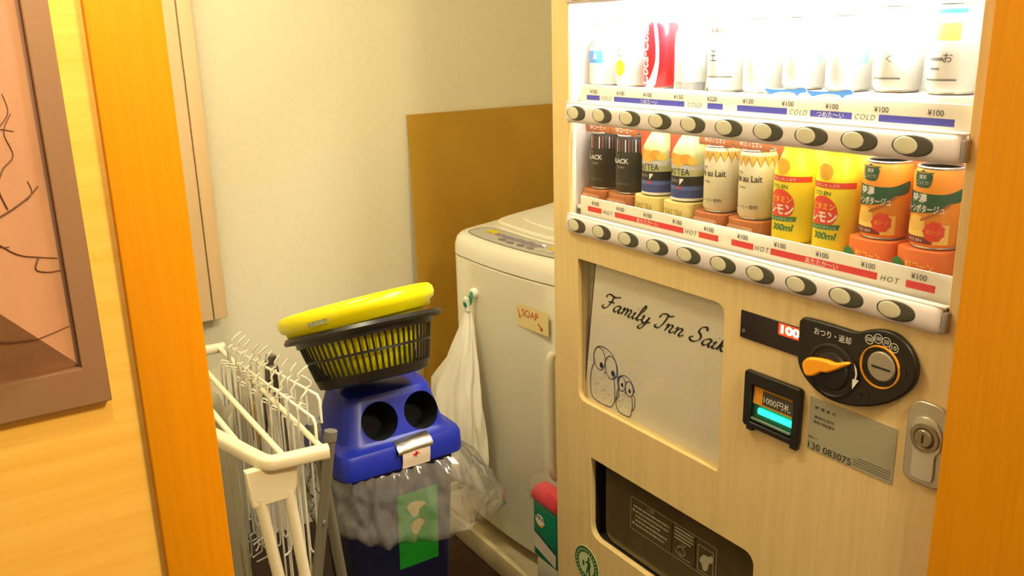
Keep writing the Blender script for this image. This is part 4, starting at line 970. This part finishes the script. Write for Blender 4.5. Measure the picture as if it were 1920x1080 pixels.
# grey plastic sheet and a paper tag between the rods
sh = []
for j in range(13):
    f = j/12
    sh.append([(.395+.010*math.sin(k*.9+f*2)+.012*math.sin(k*.37)+.03*k/24, 1.66+.36*k/24, .735-.50*f+.012*math.sin(k*.7)) for k in range(25)])
m = MB().loft(sh, cap=False, closed=False).mesh(smooth=1.4)
so = tag(obj('plastic_sheet', m, clear('grey_plastic_film', (190, 184, 164), 0.72, 0.2, 1.5)), 'grey translucent plastic sheet hanging inside the towel rack', 'plastic sheet')
md = so.modifiers.new('thickness', 'SOLIDIFY'); md.thickness = 0.0006
tag(obj('paper_tag', MB().box(.4615, .4625, 1.70, 1.745, .640, .735).mesh(), mat('tan_paper', (214, 190, 132), 0.7)), 'tan paper tag among the wire hangers', 'tag')

# ------------------------------------------------------------------ branch picture on the yellow wall
ar = thing('branch_picture', 'raised parchment relief with dark branches in a flat brown frame', 'picture', (0, 0.9, 0))
AX0, AX1, AZ0, AZ1 = -0.42, 0.0825, 1.154, 1.60
obj('frame', to_face(plate2d([rrect(AX0-.022, AZ0-.038, AX1+.0215, AZ1+.038, .001, 1), rrect(AX0, AZ0, AX1, AZ1, .0008, 1)], .012, .0012), -.0065), mat('mauve_brown_frame', (146, 110, 80), 0.6, var=0.08, scale=(200, 200, 200)), ar)
dx, dy, dz = .16, .14, .207
v = [(AX0, -.002, AZ0), (AX1, -.002, AZ0), (AX1, -.002, AZ1), (AX0, -.002, AZ1), (AX0+dx, -dy, AZ0+dz), (AX1-dx, -dy, AZ0+dz), (AX1-dx, -dy, AZ1-dz), (AX0+dx, -dy, AZ1-dz)]
M_parch = mat('parchment', (190, 144, 112), 0.45, var=0.22, scale=(14, 14, 5), bump=0.1)
rel = obj('parchment_relief', MB().add(v, [(0, 1, 5, 4), (1, 2, 6, 5), (2, 3, 7, 6), (3, 0, 4, 7), (4, 5, 6, 7)]).mesh(), M_parch, ar)
M_twig = mat('dark_twig', (92, 58, 40), 0.7)
def relief_y(x, z):
    f = min(max(0, (AX1-x)/dx), max(0, (x-AX0)/dx), max(0, (z-AZ0)/dz), max(0, (AZ1-z)/dz), 1)
    return -.002-(dy-.002)*f
def twig(pts, r):
    q = [(p.x, p.y) for p in catmull([(a, b, 0) for a, b in pts], 6)]
    n = len(q)
    return obj('twig', MB().tube([(x, relief_y(x, z)-.0006, z) for x, z in q], [r*(1-.55*k/n) for k in range(n)], 6).mesh(smooth=1.2), M_twig, ar)
twig([(-.05, 1.305), (-.01, 1.298), (.02, 1.306), (.045, 1.314), (.062, 1.322), (.072, 1.330)], .0012)
twig([(.060, 1.320), (.066, 1.326), (.064, 1.336)], .0008)
twig([(-.05, 1.285), (.00, 1.300), (.025, 1.294), (.045, 1.276), (.062, 1.268), (.078, 1.262)], .0009)
twig([(.062, 1.268), (.058, 1.258), (.068, 1.252), (.079, 1.250)], .0009)
twig([(-.06, 1.19), (-.02, 1.235), (.002, 1.250), (.004, 1.285), (-.01, 1.33)], .0013)
twig([(.000, 1.214), (.020, 1.200), (.050, 1.196), (.078, 1.196)], .0008)
twig([(.044, 1.316), (.040, 1.335), (.046, 1.350), (.056, 1.360), (.052, 1.380), (.060, 1.395)], .0008)
twig([(-.05, 1.37), (-.01, 1.368), (.02, 1.385), (.045, 1.384), (.060, 1.380)], .0007)
twig([(-.02, 1.44), (.010, 1.430), (.030, 1.436), (.048, 1.428)], .0006)
twig([(.048, 1.384), (.058, 1.396), (.056, 1.412)], .0006)
twig([(.020, 1.306), (.026, 1.290), (.040, 1.284)], .0006)
twig([(-.01, 1.368), (.006, 1.350), (.030, 1.346), (.040, 1.335)], .0006)
twig([(-.08, 1.25), (-.03, 1.275), (-.005, 1.32), (.005, 1.40), (.02, 1.47), (.015, 1.55)], .0012)

# ------------------------------------------------------------------ tidy
bpy.data.objects.remove(_tobj)
